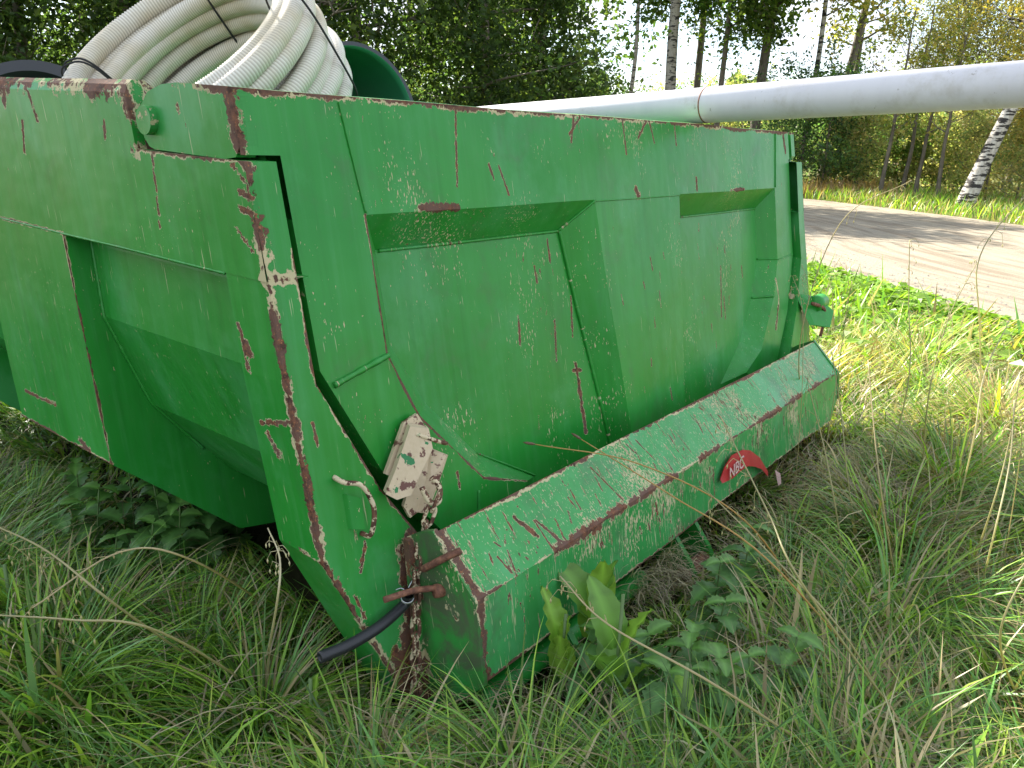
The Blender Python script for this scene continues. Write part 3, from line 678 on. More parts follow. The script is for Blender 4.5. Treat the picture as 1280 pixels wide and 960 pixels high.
# black rubber hose pushed on the locking pin
hp = [b1(.20, -.115, 1.053), (-.205, 1.47, .287), (-.246, 1.416, .268), (-.296, 1.362, .259), (-.348, 1.314, .259)]
hc = bez(hp, 10); hb = hp[0]
V, q, t = tube_arrays(hc, .0115, 16, cap=False); V2, q2, t2 = tube_arrays(hc, .0065, 16, cap=False)
n_ = len(V); e = (len(hc)-1)*16; ring = [[e+k, e+(k+1) % 16, n_+e+(k+1) % 16, n_+e+k] for k in range(16)]
hose = link(np_mesh('rubber_hose', np.vstack([V, V2])-hb, np.vstack([q, q2[:, ::-1]+n_, ring]), mats=[M_RUBBER], smooth_=True), 'rubber_hose', None, tuple(hb))
tag(hose, 'short black rubber hose slipped over the rusty locking pin, open end down', 'hose')
ac = Acc(); c0 = np.array(hp[0])*.55+np.array(hp[1])*.45; d0 = (np.array(hp[1])-hp[0]); d0 = d0/np.linalg.norm(d0); uu = np.cross(d0, [0, 0, 1]); uu /= np.linalg.norm(uu); vv = np.cross(d0, uu)
for k in range(3):
    ang = np.linspace(0, 2*np.pi, 18, endpoint=False); ac.tube(c0+d0*.003*(k-1)+.0128*(np.cos(ang)[:, None]*uu+np.sin(ang)[:, None]*vv), .0012, 5, closed=True)
ac.tube(bez([c0+vv*-.012, c0-vv*.022+uu*.006, c0-vv*.034+uu*.014], 4), .0013, 5); ac.tube(bez([c0+vv*-.012, c0-vv*.02-uu*.01, c0-vv*.018-uu*.022], 4), .0013, 5)
link(ac.mesh('wire_tie', [M_WIRE], hb), 'wire_tie', hose)

# ------------------------------------------------------------------ load: pale pipe, coil, green and black pipes
def pipe(name, p0, p1, r, wall, m_out, m_in, label, cat, sides=48, ridges=0):
    p0 = np.array(p0, float); p1 = np.array(p1, float); n = 2+ridges; P = p0+(p1-p0)*np.linspace(0, 1, n)[:, None]
    V, q, t = tube_arrays(P, r, sides, cap=False)
    ri = (r-wall)*(1+(.012*np.cos(np.arange(n)*np.pi) if ridges else 0)); V2, q2, t2 = tube_arrays(P, ri, sides, cap=False)
    k = np.arange(sides); k2 = (k+1) % sides; nv = len(V); e = (n-1)*sides
    rings = np.vstack([np.stack([k, nv+k, nv+k2, k2], 1), np.stack([e+k, e+k2, nv+e+k2, nv+e+k], 1)])
    Q = np.vstack([q, q2[:, ::-1]+nv, rings]); mi = np.r_[np.zeros(len(q)), np.ones(len(q2)), np.zeros(len(rings))]
    o = link(np_mesh(name, np.vstack([V, V2])-p0, Q, mats=[m_out, m_in], smooth_=True, mi=mi), name, None, tuple(p0))
    for i, pl in enumerate(o.data.polygons):
        if mi[i] == 0 and i >= len(q)+len(q2): pl.use_smooth = False
    return tag(o, label, cat), P
c1 = np.array([.647, 3.014, 1.350]); c2 = np.array([1.337, 2.295, 1.392]); dv = c2-c1
pp, _ = pipe('drain_pipe', c1-dv*3.1, c1+dv*1.75, .060, .006, M_PVC, M_PVC, 'long pale grey plastic pipe resting across the top edge of the tailgate', 'pipe')
ac = Acc(); j0 = c1+dv*.012; V, q, t = tube_arrays([j0, j0+dv*.002, j0+dv*.006, j0+dv*.008], [.0585, .0612, .0612, .0585], 48, cap=False); ac.add(V, q)
link(ac.mesh('joint_ring', [M_RUST], c1-dv*3.1), 'joint_ring', pp)

# corrugated coil
TIES = ((.35, 1), (.42, 1), (2.1, 0), (3.6, 0), (5.1, 0))
nc = CM @ np.array([-.33, -.55, -.77]); nc /= np.linalg.norm(nc)
ctr = np.array([-.955, 2.48, 1.425]); e1 = np.cross(nc, [0, 0, 1]); e1 /= np.linalg.norm(e1); e2 = np.cross(nc, e1)
RT = .031; turns = 12.0; RR = .315; dth = .0040/RR; nst = int(turns*2*np.pi/dth); th = np.arange(nst)*dth-np.sign(e2[2])*np.pi/2
tn = (th-th[0])/(2*np.pi); half = turns/2; SP = .055
fold = np.where(tn < half, tn, np.maximum(2*half-tn-.5, 0)); lay = np.clip((tn-half)*1.2+.5, 0, 1)
rr = RR+lay*.052+.007*np.sin(th*1.7+1)+.005*np.sin(th*.43)+.010*np.sin(th+.6)
ax = fold*SP-.03+.007*np.sin(th*1.3)+.006*np.sin(th*.37)
CP = ctr+rr[:, None]*(np.cos(th)[:, None]*e1+np.sin(th)[:, None]*e2)-nc*ax[:, None]
gro = (np.arange(nst) % 2).astype(float); rad = RT*(1-.11*gro)
V, q, t = tube_arrays(CP, rad, 14)
gg = np.r_[np.repeat(gro, 14), 0, 0]
coil = link(np_mesh('hose_coil', V-ctr, q, t, [('groove', gg, 'FLOAT')], [M_HOSE], True), 'hose_coil', None, tuple(ctr))
tag(coil, 'coil of dirty white corrugated hose tied with black twine on the load', 'hose coil')
for ang, w in TIES:
    ac = Acc(); er = math.cos(ang)*e1+math.sin(ang)*e2; et = -math.sin(ang)*e1+math.cos(ang)*e2
    lp = []; hh = half*SP*.5
    for k in range(40):
        a_ = k/40*2*math.pi; ca, sa = math.cos(a_), math.sin(a_); pw = lambda v, e: math.copysign(abs(v)**e, v)
        lp.append(ctr+er*(RR+.026+pw(sa, .6)*(RT+.030))-nc*(-.03+hh-.02+(hh+.038)*pw(ca, .6))+et*.02*math.cos(a_+ang*9))
    ac.tube(lp, .0032, 6, closed=True); link(ac.mesh('twine_tie', [M_TWINE], ctr), 'twine_tie', coil)

gp0 = np.array([-.62, 3.30, 1.275]); ga = np.array([.70, -.67, .12]); ga /= np.linalg.norm(ga)
pipe('green_lined_pipe', gp0, gp0-ga*1.3, .285, .018, M_BLACKPIPE, M_GREENPIPE, 'black pipe with green inside, open end showing behind the hose coil', 'pipe', 64, 40)
lp0 = np.array([-1.64, 2.85, 1.140]); la = np.array([.2, -.93, .18]); la /= np.linalg.norm(la)
pipe('black_pipe', lp0, lp0-la*.8, .29, .035, M_BLACKPIPE, M_BLACKPIPE, 'thick black pipe end just showing over the left side rail', 'pipe', 64)

# ------------------------------------------------------------------ grass
def inside_body(P):
    q = Bi(P); x, s, d = q.T; xx = np.minimum(x, XR-x)
    lim = np.where(d < .957, -.01, (d-.957)*1.05)
    ribz = ((s > .90) & (s < 1.54)) | ((s > -.04) & (s < .14)) | (d < .27)
    limw = np.where(d < .515, .07, .07+(d-.515)*.33)
    inb = (s > -.045) & (s < 3.2) & (d < 1.48) & (d > -.2) & (xx > np.where(ribz, lim, limw))
    beamz = (s > -.275) & (s <= -.03) & (xx > .275) & (d > .9) & (d < 1.29+(s+.25)*.8)
    return inb | beamz
def make_blades(name, xy, h, w, th0, th1, az, col, tipcol, K_=4, z0=None, label=None):
    n = len(xy); dirh = np.stack([np.cos(az), np.sin(az), 0*az], 1)
    roll = az+np.pi/2+RN.normal(0, .5, n); side = np.stack([np.cos(roll), np.sin(roll), 0*az], 1)
    pos = np.concatenate([xy, (np.zeros((n, 1)) if z0 is None else z0[:, None])], 1)
    rings = []; pts = []; bend = RN.normal(0, .25, n)
    for k in range(K_+1):
        t = k/K_; ww = w*(.7+.3*min(1, t*4))*(1-t**2.2*.97)
        rings.append((pos-side*ww[:, None]/2, pos+side*ww[:, None]/2)); pts.append(pos)
        th = th0+(th1-th0)*(t+.5/K_)**1.2; dh = dirh*np.cos(bend*t)[:, None]+side*np.sin(bend*t)[:, None]
        pos = pos+(h/K_)[:, None]*(dh*np.sin(th)[:, None]+np.array([0, 0, 1.])*np.cos(th)[:, None])
        pos[:, 2] = np.maximum(pos[:, 2], .01)
    pts = np.array(pts); bad = np.zeros(n, bool)
    for k in range(K_+1): bad |= inside_body(pts[k])
    keep = ~bad; m = keep.sum()
    V = np.stack([np.stack(r, 1) for r in rings], 1)[keep]          # n,K+1,2,3
    tt = np.linspace(0, 1, K_+1)[None, :, None, None]
    C = (col[keep][:, None, None]*(1-tt)+tipcol[keep][:, None, None]*tt); C = C*(.55+.45*np.minimum(1, tt*2.5)) if False else C
    C = np.broadcast_to(C, V.shape)
    b = (np.arange(m)*(K_+1)*2)[:, None]; k = np.arange(K_)[None]*2; i = b+k
    Q = np.stack([i, i+1, i+3, i+2], -1).reshape(-1, 4)
    return V.reshape(-1, 3), Q, C.reshape(-1, 3)
def in_view(xy, m=1.12):
    x, y = xy.T; r = np.sqrt(x*x+y*y)
    return (y > .75) & (np.abs(x) < .70*y*m+.25)
def palette(n, dry, warm=0.):
    g = np.array([[.09, .19, .022], [.13, .245, .028], [.06, .14, .022], [.18, .29, .035], [.085, .20, .05]])
    d = np.array([[.38, .31, .17], [.30, .24, .12], [.46, .39, .24], [.24, .22, .09]])
    c = g[RN.integers(0, len(g), n)]*RN.uniform(.55, 1.9, (n, 1)); isd = RN.random(n) < dry
    c[isd] = d[RN.integers(0, len(d), isd.sum())]*RN.uniform(.6, 1.15, (isd.sum(), 1))
    c = c*(1-warm)+warm*c*np.where(isd[:, None], np.array([1.15, 1.12, .9]), np.array([1.75, 1.5, .85])); tip = c*np.array([1.25, 1.2, 1.1]); return c, tip
def noise2(xy, s, seed):
    r = np.random.default_rng(seed); v = 0
    for k in range(6):
        a = r.uniform(0, 6.28); f = s*r.uniform(.5, 1.6); v = v+np.sin(f*(xy[:, 0]*np.cos(a)+xy[:, 1]*np.sin(a))+r.uniform(0, 6.28))
    return v/6**.5
CLEAR = np.array([(.62, 1.90), (.53, 1.82), (.40, 1.45), (.45, 1.36), (.35, 1.37), (.51, 1.36), (.57, 1.42), (.29, 1.52), (.17, 1.56), (.46, 1.60), (.215, 1.62), (.125, 1.50), (.23, 1.42), (.34, 1.30), (-1.15, 2.02), (-1.1, 2.15), (-.98, 2.08), (-.93, 2.16), (-.84, 2.08), (-.96, 1.92), (-.82, 2.22), (-1.02, 1.84), (-.9, 1.98), (-.375, 1.33)])
def clearing(xy):
    d = np.sqrt(((xy[:, None]-CLEAR[None]-np.array([0, -.04]))**2).sum(2)).min(1); return .45+.55*np.clip((d-.05)/.08, 0, 1)
acg = Acc()
def scatter(n, x0, x1, y0, y1, ymask=None):
    xy = np.stack([RN.uniform(x0, x1, n), RN.uniform(y0, y1, n)], 1); xy = xy[in_view(xy)]
    P = np.c_[xy, np.full(len(xy), .03)]; xy = xy[~inside_body(P)]
    xy = xy[road_off(xy) < -3.28]
    return xy
# near field: loose blades
xy = scatter(330000, -2.6, 3.6, .7, 5.2); dist = np.hypot(*xy.T); keep = RN.random(len(xy)) < np.clip(1.5/dist, .25, 1)**1.0; xy = xy[keep]; dist = dist[keep]; n = len(xy)
print('loose', n)
right = np.clip((xy[:, 0]-.45)/.5, 0, 1); farr = np.clip((xy[:, 1]-2.6-0*xy[:, 0])/1.3, 0, 1)*right
nn = noise2(xy, 5, 1); dry = np.clip(.16+.32*right+.10*farr+.16*nn*right+.06*nn, .04, .75)
c, tp = palette(n, dry); wm = np.clip(farr, 0, 1)[:, None]*.85; c = c*(1-wm)+wm*c*np.array([1.75, 1.5, .85]); c = np.minimum(c, .45); tp = np.minimum(tp*(1-wm)+wm*tp*np.array([1.7, 1.5, .85]), .5)
flow = noise2(xy, 3, 2)*2.2+np.where(xy[:, 0] < 0, 3.4, .3)
def near_body(xy):
    q = Bi(np.c_[xy, np.full(len(xy), .05)]); dx = np.maximum(0, .25-q[:, 0]); ds = np.maximum(0, -.2-q[:, 1]); dx = np.where(q[:, 0] > 3.2, q[:, 0]-3.2, dx)
    front = (q[:, 0] > .15) & (q[:, 1] < 0) & (q[:, 0] < 3.2)
    dl = np.maximum(0, -q[:, 0]); return np.where(front, np.clip(ds/.48-.22, 0, 1), np.where(q[:, 1] < .35, np.clip(.02+np.hypot(dx, np.maximum(0, -q[:, 1]))/.55, 0, 1), np.clip(.45+dl/.6, 0, 1)))
az = flow+RN.normal(0, 1.0, n); nb = near_body(xy); h = RN.uniform(.10, .36, n)*(1+.18*nn)*(.13+.87*nb)*clearing(xy)
w = RN.uniform(.0026, .0072, n)*(1+.15*dist)*np.where(RN.random(n) < .25, 2.0, 1)
acg.add(*(lambda r: (r[0], r[1], None, r[2]))(make_blades('g', xy, h, w, RN.uniform(.05, .7, n), RN.uniform(.9, 2.5, n), az, c, tp)))
# tussocks: long blades arching out of a crown
tc_ = [(-.60, 1.95, 1.5), (-.70, 1.58, 1.3), (-.96, 1.62, 1.1), (-.92, 1.36, 1), (-.49, 1.38, 1.1), (-.25, 1.22, 1.0), (1.55, 2.62, 1.3), (1.15, 2.2, 1), (2.25, 4.3, 1.3), (2.08, 3.3, 1.3), (.30, 1.15, 1), (.62, 1.25, .9), (.05, 1.2, .9), (.95, 1.75, 1), (.75, 1.95, .8), (-1.35, 1.75, 1), (-1.5, 2.3, 1), (1.75, 2.25, 1.1), (.86, 2.25, .9), (.42, 1.75, .6), (.12, 1.35, .8)]
for k in range(34):
    x = rnd.uniform(-2.3, 3.2); y = rnd.uniform(1.2, 5); tc_.append((x, y, rnd.uniform(.6, 1.1)))
for (x, y, s_) in tc_:
    if inside_body(np.array([[x, y, .05]]))[0] or not in_view(np.array([[x, y]]), 1.2)[0]: continue
    n = int(330*s_); r_ = np.abs(RN.normal(0, .045*s_, n)); a_ = RN.uniform(0, 6.28, n); xy = np.stack([x+r_*np.cos(a_), y+r_*np.sin(a_)], 1)
    mid = x > .9 and y > 2.6; dry = .30 if x > .4 else .2
    c, tp = palette(n, dry*rnd.uniform(.3, 1.6), .6 if mid else 0.); c *= rnd.uniform(.75, 1.15)
    az = a_+RN.normal(0, .45, n)+.0
    h = RN.uniform(.22, .50, n)*s_**.4*(.25+.75*near_body(np.array([[x, y]]))[0])*clearing(xy); d_ = math.hypot(x, y)
    V, Q, C = make_blades('t', xy, h, RN.uniform(.0028, .0066, n)*(1+.12*d_), RN.uniform(.0, .5, n), RN.uniform(1.2, 2.6, n), az, c, tp, 6); acg.add(V, Q, None, C)
# flattened thatch lying between the living blades
for (n, x0_, x1_, y0_, y1_, fr) in ((16000, .35, 3.2, 1.0, 4.6, 1), (6000, -2.2, .35, .9, 3.0, .7)):
    xy = scatter(n, x0_, x1_, y0_, y1_); n = len(xy); c = np.array([.36, .30, .19])*RN.uniform(.35, 1.35, (n, 1)); az = noise2(xy, 4, 6)*2+RN.normal(0, .6, n)
    V, Q, C = make_blades('s', xy, RN.uniform(.12, .38, n)*(.4+.6*near_body(xy)), RN.uniform(.002, .005, n), RN.uniform(.6, 1.3, n), RN.uniform(1.5, 2.2, n), az, c, c*1.2, 4, RN.uniform(.0, .12, n)); acg.add(V, Q, None, C)
# dead matted grass pressed against the sheltered foot of the beam
for (x, s, n, sp) in ((1.22, -.22, 240, .05), (.36, -.12, 160, .04), (1.02, -.24, 120, .04)):
    P = b1(x, s, 1.36); xy = P[None, :2]+RN.normal(0, sp*.5, (n, 2)); c = np.array([.34, .29, .19])*RN.uniform(.4, 1.2, (n, 1)); h = RN.uniform(.05, .16, n)
    V, Q, C = make_blades('d', xy+np.array([[.02, -.03]]), h, RN.uniform(.0015, .003, n), RN.uniform(.2, 1.2, n), RN.uniform(1.5, 2.9, n), RN.normal(-1.0, .6, n), c, c*1.2, 4, RN.uniform(.05, .17, n)); acg.add(V, Q, None, C)
o = link(acg.mesh('meadow_grass', [M_GRASS]), 'meadow_grass'); tag(o, 'long tangled green and straw grass all round the tipper body', 'grass', kind='stuff')
print('grass quads', sum(len(q) for q in acg.q))
# mid and far verge
acg = Acc(); n0 = 150000; xy = np.stack([RN.uniform(.8, 4.6, n0), RN.uniform(4.4, 14, n0)], 1); xy = xy[in_view(xy)]
ro = road_off(xy); xy = xy[ro < -3.34+.10*RN.normal(0, 1, len(xy))]
P = np.c_[xy, np.full(len(xy), .03)]; xy = xy[~inside_body(P)]; n = len(xy); keep = RN.random(n) < np.clip(5.5/xy[:, 1], .2, 1); xy = xy[keep]; n = len(xy)
c, tp = palette(n, .38+.12*noise2(xy, 2, 4), .9); c[:, 2] *= 1.6; tp[:, 2] *= 1.6; h = RN.uniform(.08, .26, n)
V, Q, C = make_blades('m', xy, h, RN.uniform(.006, .012, n), RN.uniform(.0, .6, n), RN.uniform(.8, 2.2, n), RN.uniform(0, 6.28, n), c, tp, 3); acg.add(V, Q, None, C)
# far side of the road
n0 = 60000; xy = np.stack([RN.uniform(4, 26, n0), RN.uniform(11, 42, n0)], 1); off = road_off(xy)-3.42
xy = xy[(off > -.15) & (off < 9) & in_view(xy)]; n = len(xy); c, tp = palette(n, .38, .5); h = RN.uniform(.15, .5, n); dryp = noise2(xy, .8, 9) > .55; c[dryp] = np.array([.36, .23, .09]); tp[dryp] = np.array([.42, .28, .12]); h[dryp] *= 1.5
V, Q, C = make_blades('f', xy, h, RN.uniform(.02, .035, n), RN.uniform(.0, .5, n), RN.uniform(.5, 1.8, n), RN.uniform(0, 6.28, n), c, tp, 2); acg.add(V, Q, None, C)
# behind the body
n0 = 50000; xy = np.stack([RN.uniform(-14, 6, n0), RN.uniform(4.6, 22, n0)], 1); xy = xy[(road_off(xy) < -3.42) & in_view(xy)]; xy = xy[~inside_body(np.c_[xy, np.full(len(xy), .03)])]; n = len(xy)
c, tp = palette(n, .2, .3); V, Q, C = make_blades('b', xy, RN.uniform(.15, .5, n), RN.uniform(.015, .03, n), RN.uniform(.0, .5, n), RN.uniform(.5, 1.8, n), RN.uniform(0, 6.28, n), c, tp, 2); acg.add(V, Q, None, C)
o = link(acg.mesh('verge_grass', [M_GRASS]), 'verge_grass'); tag(o, 'sunlit yellow-green grass on the verges of the gravel road', 'grass', kind='stuff')

# low broad-leaved weeds along the road edge
acg = Acc()
def leaf_cloud(P, size, col, up=.5, asp=.6):
    n = len(P); nrm = RN.normal(0, 1, (n, 3)); nrm[:, 2] = np.abs(nrm[:, 2])*(1+up*2)+up; nrm /= np.linalg.norm(nrm, axis=1)[:, None]
    a = RN.normal(0, 1, (n, 3)); a -= nrm*np.sum(a*nrm, 1)[:, None]; a /= np.linalg.norm(a, axis=1)[:, None]; b = np.cross(nrm, a)
    s = size[:, None]; f = nrm*s*.12
    V = np.stack([P-a*s*.5, P+b*s*.5*asp+f, P+a*s*.55, P-b*s*.5*asp+f], 1).reshape(-1, 3)
    return V, np.arange(n*4).reshape(-1, 4), None, np.repeat(col, 4, 0)
n0 = 60000; xy = np.stack([RN.uniform(1.3, 4.4, n0), RN.uniform(4.0, 11, n0)], 1); off = -3.38-road_off(xy)
keep = (off > -.08) & (RN.random(n0) < np.exp(-np.maximum(off, 0)/.45)) & in_view(xy) & ~inside_body(np.c_[xy, np.full(n0, .05)]) & (noise2(xy, 6, 3) > -.7); xy = xy[keep]; n = len(xy)
c = np.array([.20, .34, .04])*RN.uniform(.5, 1.35, (n, 1))*np.array([1, 1, 1.]); acg.add(*leaf_cloud(np.c_[xy, RN.uniform(.02, .22, n)], RN.uniform(.055, .11, n), c, 1.2, .7))
o = link(acg.mesh('roadside_weeds', [M_WEED], smooth_=False), 'roadside_weeds'); tag(o, 'bright yellow-green broad-leaved weeds along the near road edge', 'weeds', kind='stuff')
# loose stones on the road
acg = Acc(); n = 2600; ki = RN.integers(60, 150, n); u = -3.35+np.abs(RN.normal(0, 1.2, n)); pr = RL[ki]+RNm[ki]*u[:, None]+RN.normal(0, .15, (n, 2)); xs, yy = pr.T; sz = RN.uniform(.006, .018, n)**1.0; oc = np.array([[1, 0, 0], [0, 1, 0], [-1, 0, 0], [0, -1, 0], [0, 0, .7], [0, 0, -.7]], float); tr = np.array([[0, 1, 4], [1, 2, 4], [2, 3, 4], [3, 0, 4], [1, 0, 5], [2, 1, 5], [3, 2, 5], [0, 3, 5]])
V = (oc[None]*sz[:, None, None]*RN.uniform(.6, 1.3, (n, 6, 1))+np.stack([xs, yy, np.full(n, .024)], 1)[:, None]).reshape(-1, 3); T = (tr[None]+(np.arange(n)*6)[:, None, None]).reshape(-1, 3)
cc = np.repeat(np.array([.33, .30, .26])*RN.uniform(.45, 1.3, (n, 1)), 6, 0); acg.add(V, None, T, cc)
o = link(acg.mesh('loose_gravel', [plain('stone', (.3, .27, .23), .9, .4, 8)], smooth_=False), 'loose_gravel'); tag(o, 'loose stones scattered along the near edge of the gravel road', 'gravel', kind='stuff')

# ------------------------------------------------------------------ single plants
def leaf_mesh(Lh, Wd, wav=.1, serr=0, n=10, fold=.2, droop=.6, col=(.10, .20, .04)):
    """a leaf with midrib fold, wavy or toothed rim, starting at origin along +X"""
    V = []; C = []; x = z = 0.; ang = .3
    for i in range(n+1):
        t = i/n; w = Wd*math.sin(math.pi*min(1, t**.75*.97+.03))**.8; w *= 1+(serr*(.5 if i % 2 else -.5)); zz = wav*Wd*math.sin(i*2.1)
        V += [(x, -w, z+fold*w+zz), (x, -w*.5, z+fold*w*.35), (x, 0, z), (x, w*.5, z+fold*w*.35), (x, w, z+fold*w-zz)]
        k = .85+.3*rnd.random(); C += [tuple(q*k for q in col)]*2+[tuple(q*1.5 for q in col)]+[tuple(q*k for q in col)]*2
        x += Lh/n*math.cos(ang); z += Lh/n*math.sin(ang); ang -= droop/n*1.6
    Q = [(i*5+j, i*5+j+1, i*5+j+6, i*5+j+5) for i in range(n) for j in range(4)]
    return np.array(V), np.array(Q), np.array(C)
def leaf_obj(me, parent, loc, az, pitch, sc=1, roll=0):
    o = link(me, 'leaf', parent, loc); o.rotation_euler = (roll, -pitch, az); o.scale = (sc, sc, sc); return o
LM = {}
for nm, a in dict(dockA=(.17, .042, .12, 0, 14, .25, .5, (.13, .26, .045)), dockB=(.14, .034, .16, 0, 14, .3, .3, (.20, .34, .045)), netA=(.075, .022, .04, .35, 12, .25, .9, (.085, .19, .05)), netB=(.055, .016, .04, .35, 10, .25, .7, (.11, .23, .05))).items():
    V, Q, C = leaf_mesh(*a); LM[nm] = np_mesh('leaf', V, Q, attrs=[('col', C, 'FLOAT_COLOR')], mats=[M_WEED], smooth_=True)
def dock(x, y, sc, label, nl=4, kind='dockA', up=1.0, z=.03, az0=0.):
    t = empty('dock_plant', (x, y, 0), label, 'plant', 'broad-leaved dock plants in the grass')
    for k in range(nl):
        az = az0+k*2.3+rnd.uniform(-.3, .3); r = .01; leaf_obj(LM[kind if k % 3 else 'dockB'], t, (r*math.cos(az), r*math.sin(az), z+.03*k), az, up*rnd.uniform(.7, 1.25), sc*rnd.uniform(.8, 1.1), rnd.uniform(-.4, .4))
    ac = Acc(); ac.tube([(0, 0, 0), (.003, 0, z+.05*nl)], .004, 6); link(ac.mesh('stem', [M_STEM]), 'stem', t)
def nettle(x, y, h, label):
    h *= 1.25
    t = empty('nettle_plant', (x, y, 0), label, 'plant', 'nettles among the grass'); lean = (rnd.uniform(-.04, .04), rnd.uniform(-.04, .04))
    ac = Acc(); ac.tube(bez([(0, 0, 0), (lean[0]*.4, lean[1]*.4, h*.5), (lean[0], lean[1], h)], 5), .0022, 5); link(ac.mesh('stem', [M_STEM]), 'stem', t)
    lv = max(3, int(h/.035))
    for k in range(1, lv+1):
        f = k/lv; a0 = k*1.57+x*7
        for s in (0, 1): leaf_obj(LM['netA' if f < .85 else 'netB'], t, (lean[0]*f, lean[1]*f, h*f), a0+s*math.pi, rnd.uniform(-.1, .4), (1.45-.4*f)*rnd.uniform(.85, 1.2), rnd.uniform(-.2, .2))
dock(.215, 1.62, 1.15, 'broad light green dock leaf standing against the bumper beam', 4, 'dockA', 1.25, .10, -1.9)
dock(.125, 1.50, 1.0, 'bright yellow-green dock leaf just right of the beam end plate', 3, 'dockB', 1.3, .10, -2.0)
dock(.23, 1.42, .9, 'dock with pale wavy leaves in front of the support tube', 5, 'dockA', .9, .10, -.6)
dock(-.375, 1.33, .55, 'small single dock leaf below the open hose end', 2, 'dockB', 1.3, .10, -1.6)
dock(-1.12, 1.60, .9, 'bright dock leaves at the left edge of the picture', 3, 'dockB', .6, .12, -.2)
dock(.34, 1.30, .8, 'dock with flat leaves near the bottom edge, right of the end plate', 4, 'dockA', .6, .08, .8)
nr = [(.62, 1.90, .20, 'tall nettle right of the mounting bracket'), (.53, 1.82, .18, 'nettle close under the beam beside the pivot tube'), (.40, 1.45, .20, 'nettle in the lower middle, amid fine green grass'), (.45, 1.36, .20, 'nettle with toothed leaves at the bottom, right of the middle'),
      (.35, 1.37, .18, 'low nettle left of the toothed one at the bottom'), (.51, 1.36, .19, 'nettle touching the bottom edge near the straw grass'), (.57, 1.42, .2, 'nettle leaning to the straw grass'), (.29, 1.52, .16, 'small nettle beside the pale dock'), (.17, 1.56, .15, 'nettle leaf rosette under the tube'), (.46, 1.60, .18, 'nettle between beam and bottom edge')]
for x, y, h, l in nr: nettle(x, y, h, l)
nl_ = [(-1.15, 2.02, .2), (-1.1, 2.15, .22), (-.98, 2.08, .2), (-.93, 2.16, .22), (-.84, 2.08, .2), (-.96, 1.92, .18), (-.82, 2.22, .18), (-1.28, 2.2, .22), (-1.02, 1.84, .16), (-1.25, 1.98, .18), (-.9, 1.98, .2), (-1.05, 2.25, .2)]
for i, (x, y, h) in enumerate(nl_):
    nettle(x, y, h, ['nettle left of the box rib at grass height', 'nettle under the lower tip of the box rib', 'dull green nettle in the patch left of the rear post', 'nettle nearest the side wall in the left patch', 'nettle at the right end of the left patch', 'nettle at the front of the left patch', 'nettle deep in shade by the side wall', 'leftmost nettle of the left patch', 'low nettle in front of the left patch', 'nettle at the left front of the patch', 'nettle in the middle of the left patch', 'nettle at the back of the left patch'][i])

# tall dry stalks
ST = [[(0.833, 1.963, 0.0), (0.555, 1.735, 0.369), (0.298, 1.724, 0.506), (0.055, 1.735, 0.543)], [(0.886, 1.624, 0.0), (0.549, 1.529, 0.377), (0.364, 1.658, 0.459), (0.164, 1.786, 0.541)], [(0.857, 1.438, 0.0), (0.638, 1.308, 0.336), (0.501, 1.398, 0.464), (0.403, 1.474, 0.544)], [(0.892, 1.371, 0.0), (0.523, 1.244, 0.471), (0.482, 1.374, 0.559), (0.414, 1.519, 0.696)], [(1.092, 1.977, 0.0), (0.93, 1.835, 0.354), (0.905, 1.88, 0.505), (0.923, 2.039, 0.689)], [(1.309, 1.989, 0.0), (1.139, 1.724, 0.331), (1.175, 1.778, 0.513), (1.182, 1.821, 0.657)], [(1.252, 1.986, -0.0), (1.188, 1.832, 0.342), (1.232, 1.883, 0.514), (1.256, 1.934, 0.686)], [(1.09, 2.247, 0.0), (1.006, 2.228, 0.272), (0.981, 2.282, 0.454), (0.947, 2.336, 0.635)], [(1.264, 3.221, 0.0), (1.064, 2.927, 0.519), (1.159, 2.953, 0.959), (1.364, 2.897, 1.12)], [(1.683, 2.627, 0.0), (1.385, 2.353, 0.694), (1.321, 2.32, 0.933), (1.399, 2.273, 1.126)], [(1.449, 2.611, 0.0), (1.34, 2.489, 0.449), (1.396, 2.563, 0.698), (1.481, 2.615, 0.873)], [(1.363, 2.74, 0.0), (1.372, 2.696, 0.443), (1.366, 2.775, 0.708), (1.362, 2.838, 0.921)], [(0.692, 1.362, -0.0), (0.349, 1.11, 0.371), (0.172, 1.181, 0.436), (0.093, 1.248, 0.485)], [(1.358, 2.263, 0.0), (1.257, 2.07, 0.443), (1.284, 2.126, 0.632), (1.349, 2.17, 0.78)], [(-0.718, 1.638, 0.0), (-0.62, 1.138, 0.467), (-0.738, 1.163, 0.55), (-0.83, 1.175, 0.59)], [(-0.56, 1.557, 0.0), (-0.533, 1.085, 0.461), (-0.643, 1.045, 0.504), (-0.762, 1.046, 0.508)], [(-0.62, 1.884, 0.0), (-0.584, 1.34, 0.443), (-0.694, 1.298, 0.478), (-0.79, 1.181, 0.434)], [(-0.56, 1.615, 0.0), (-0.411, 1.272, 0.39), (-0.407, 1.297, 0.473), (-0.445, 1.358, 0.504)], [(0.978, 2.054, 0.0), (0.852, 1.926, 0.308), (0.816, 1.973, 0.466), (0.769, 2.02, 0.624)], [(1.175, 1.527, 0.0), (0.92, 1.311, 0.344), (0.975, 1.353, 0.488), (1.002, 1.379, 0.574)]]
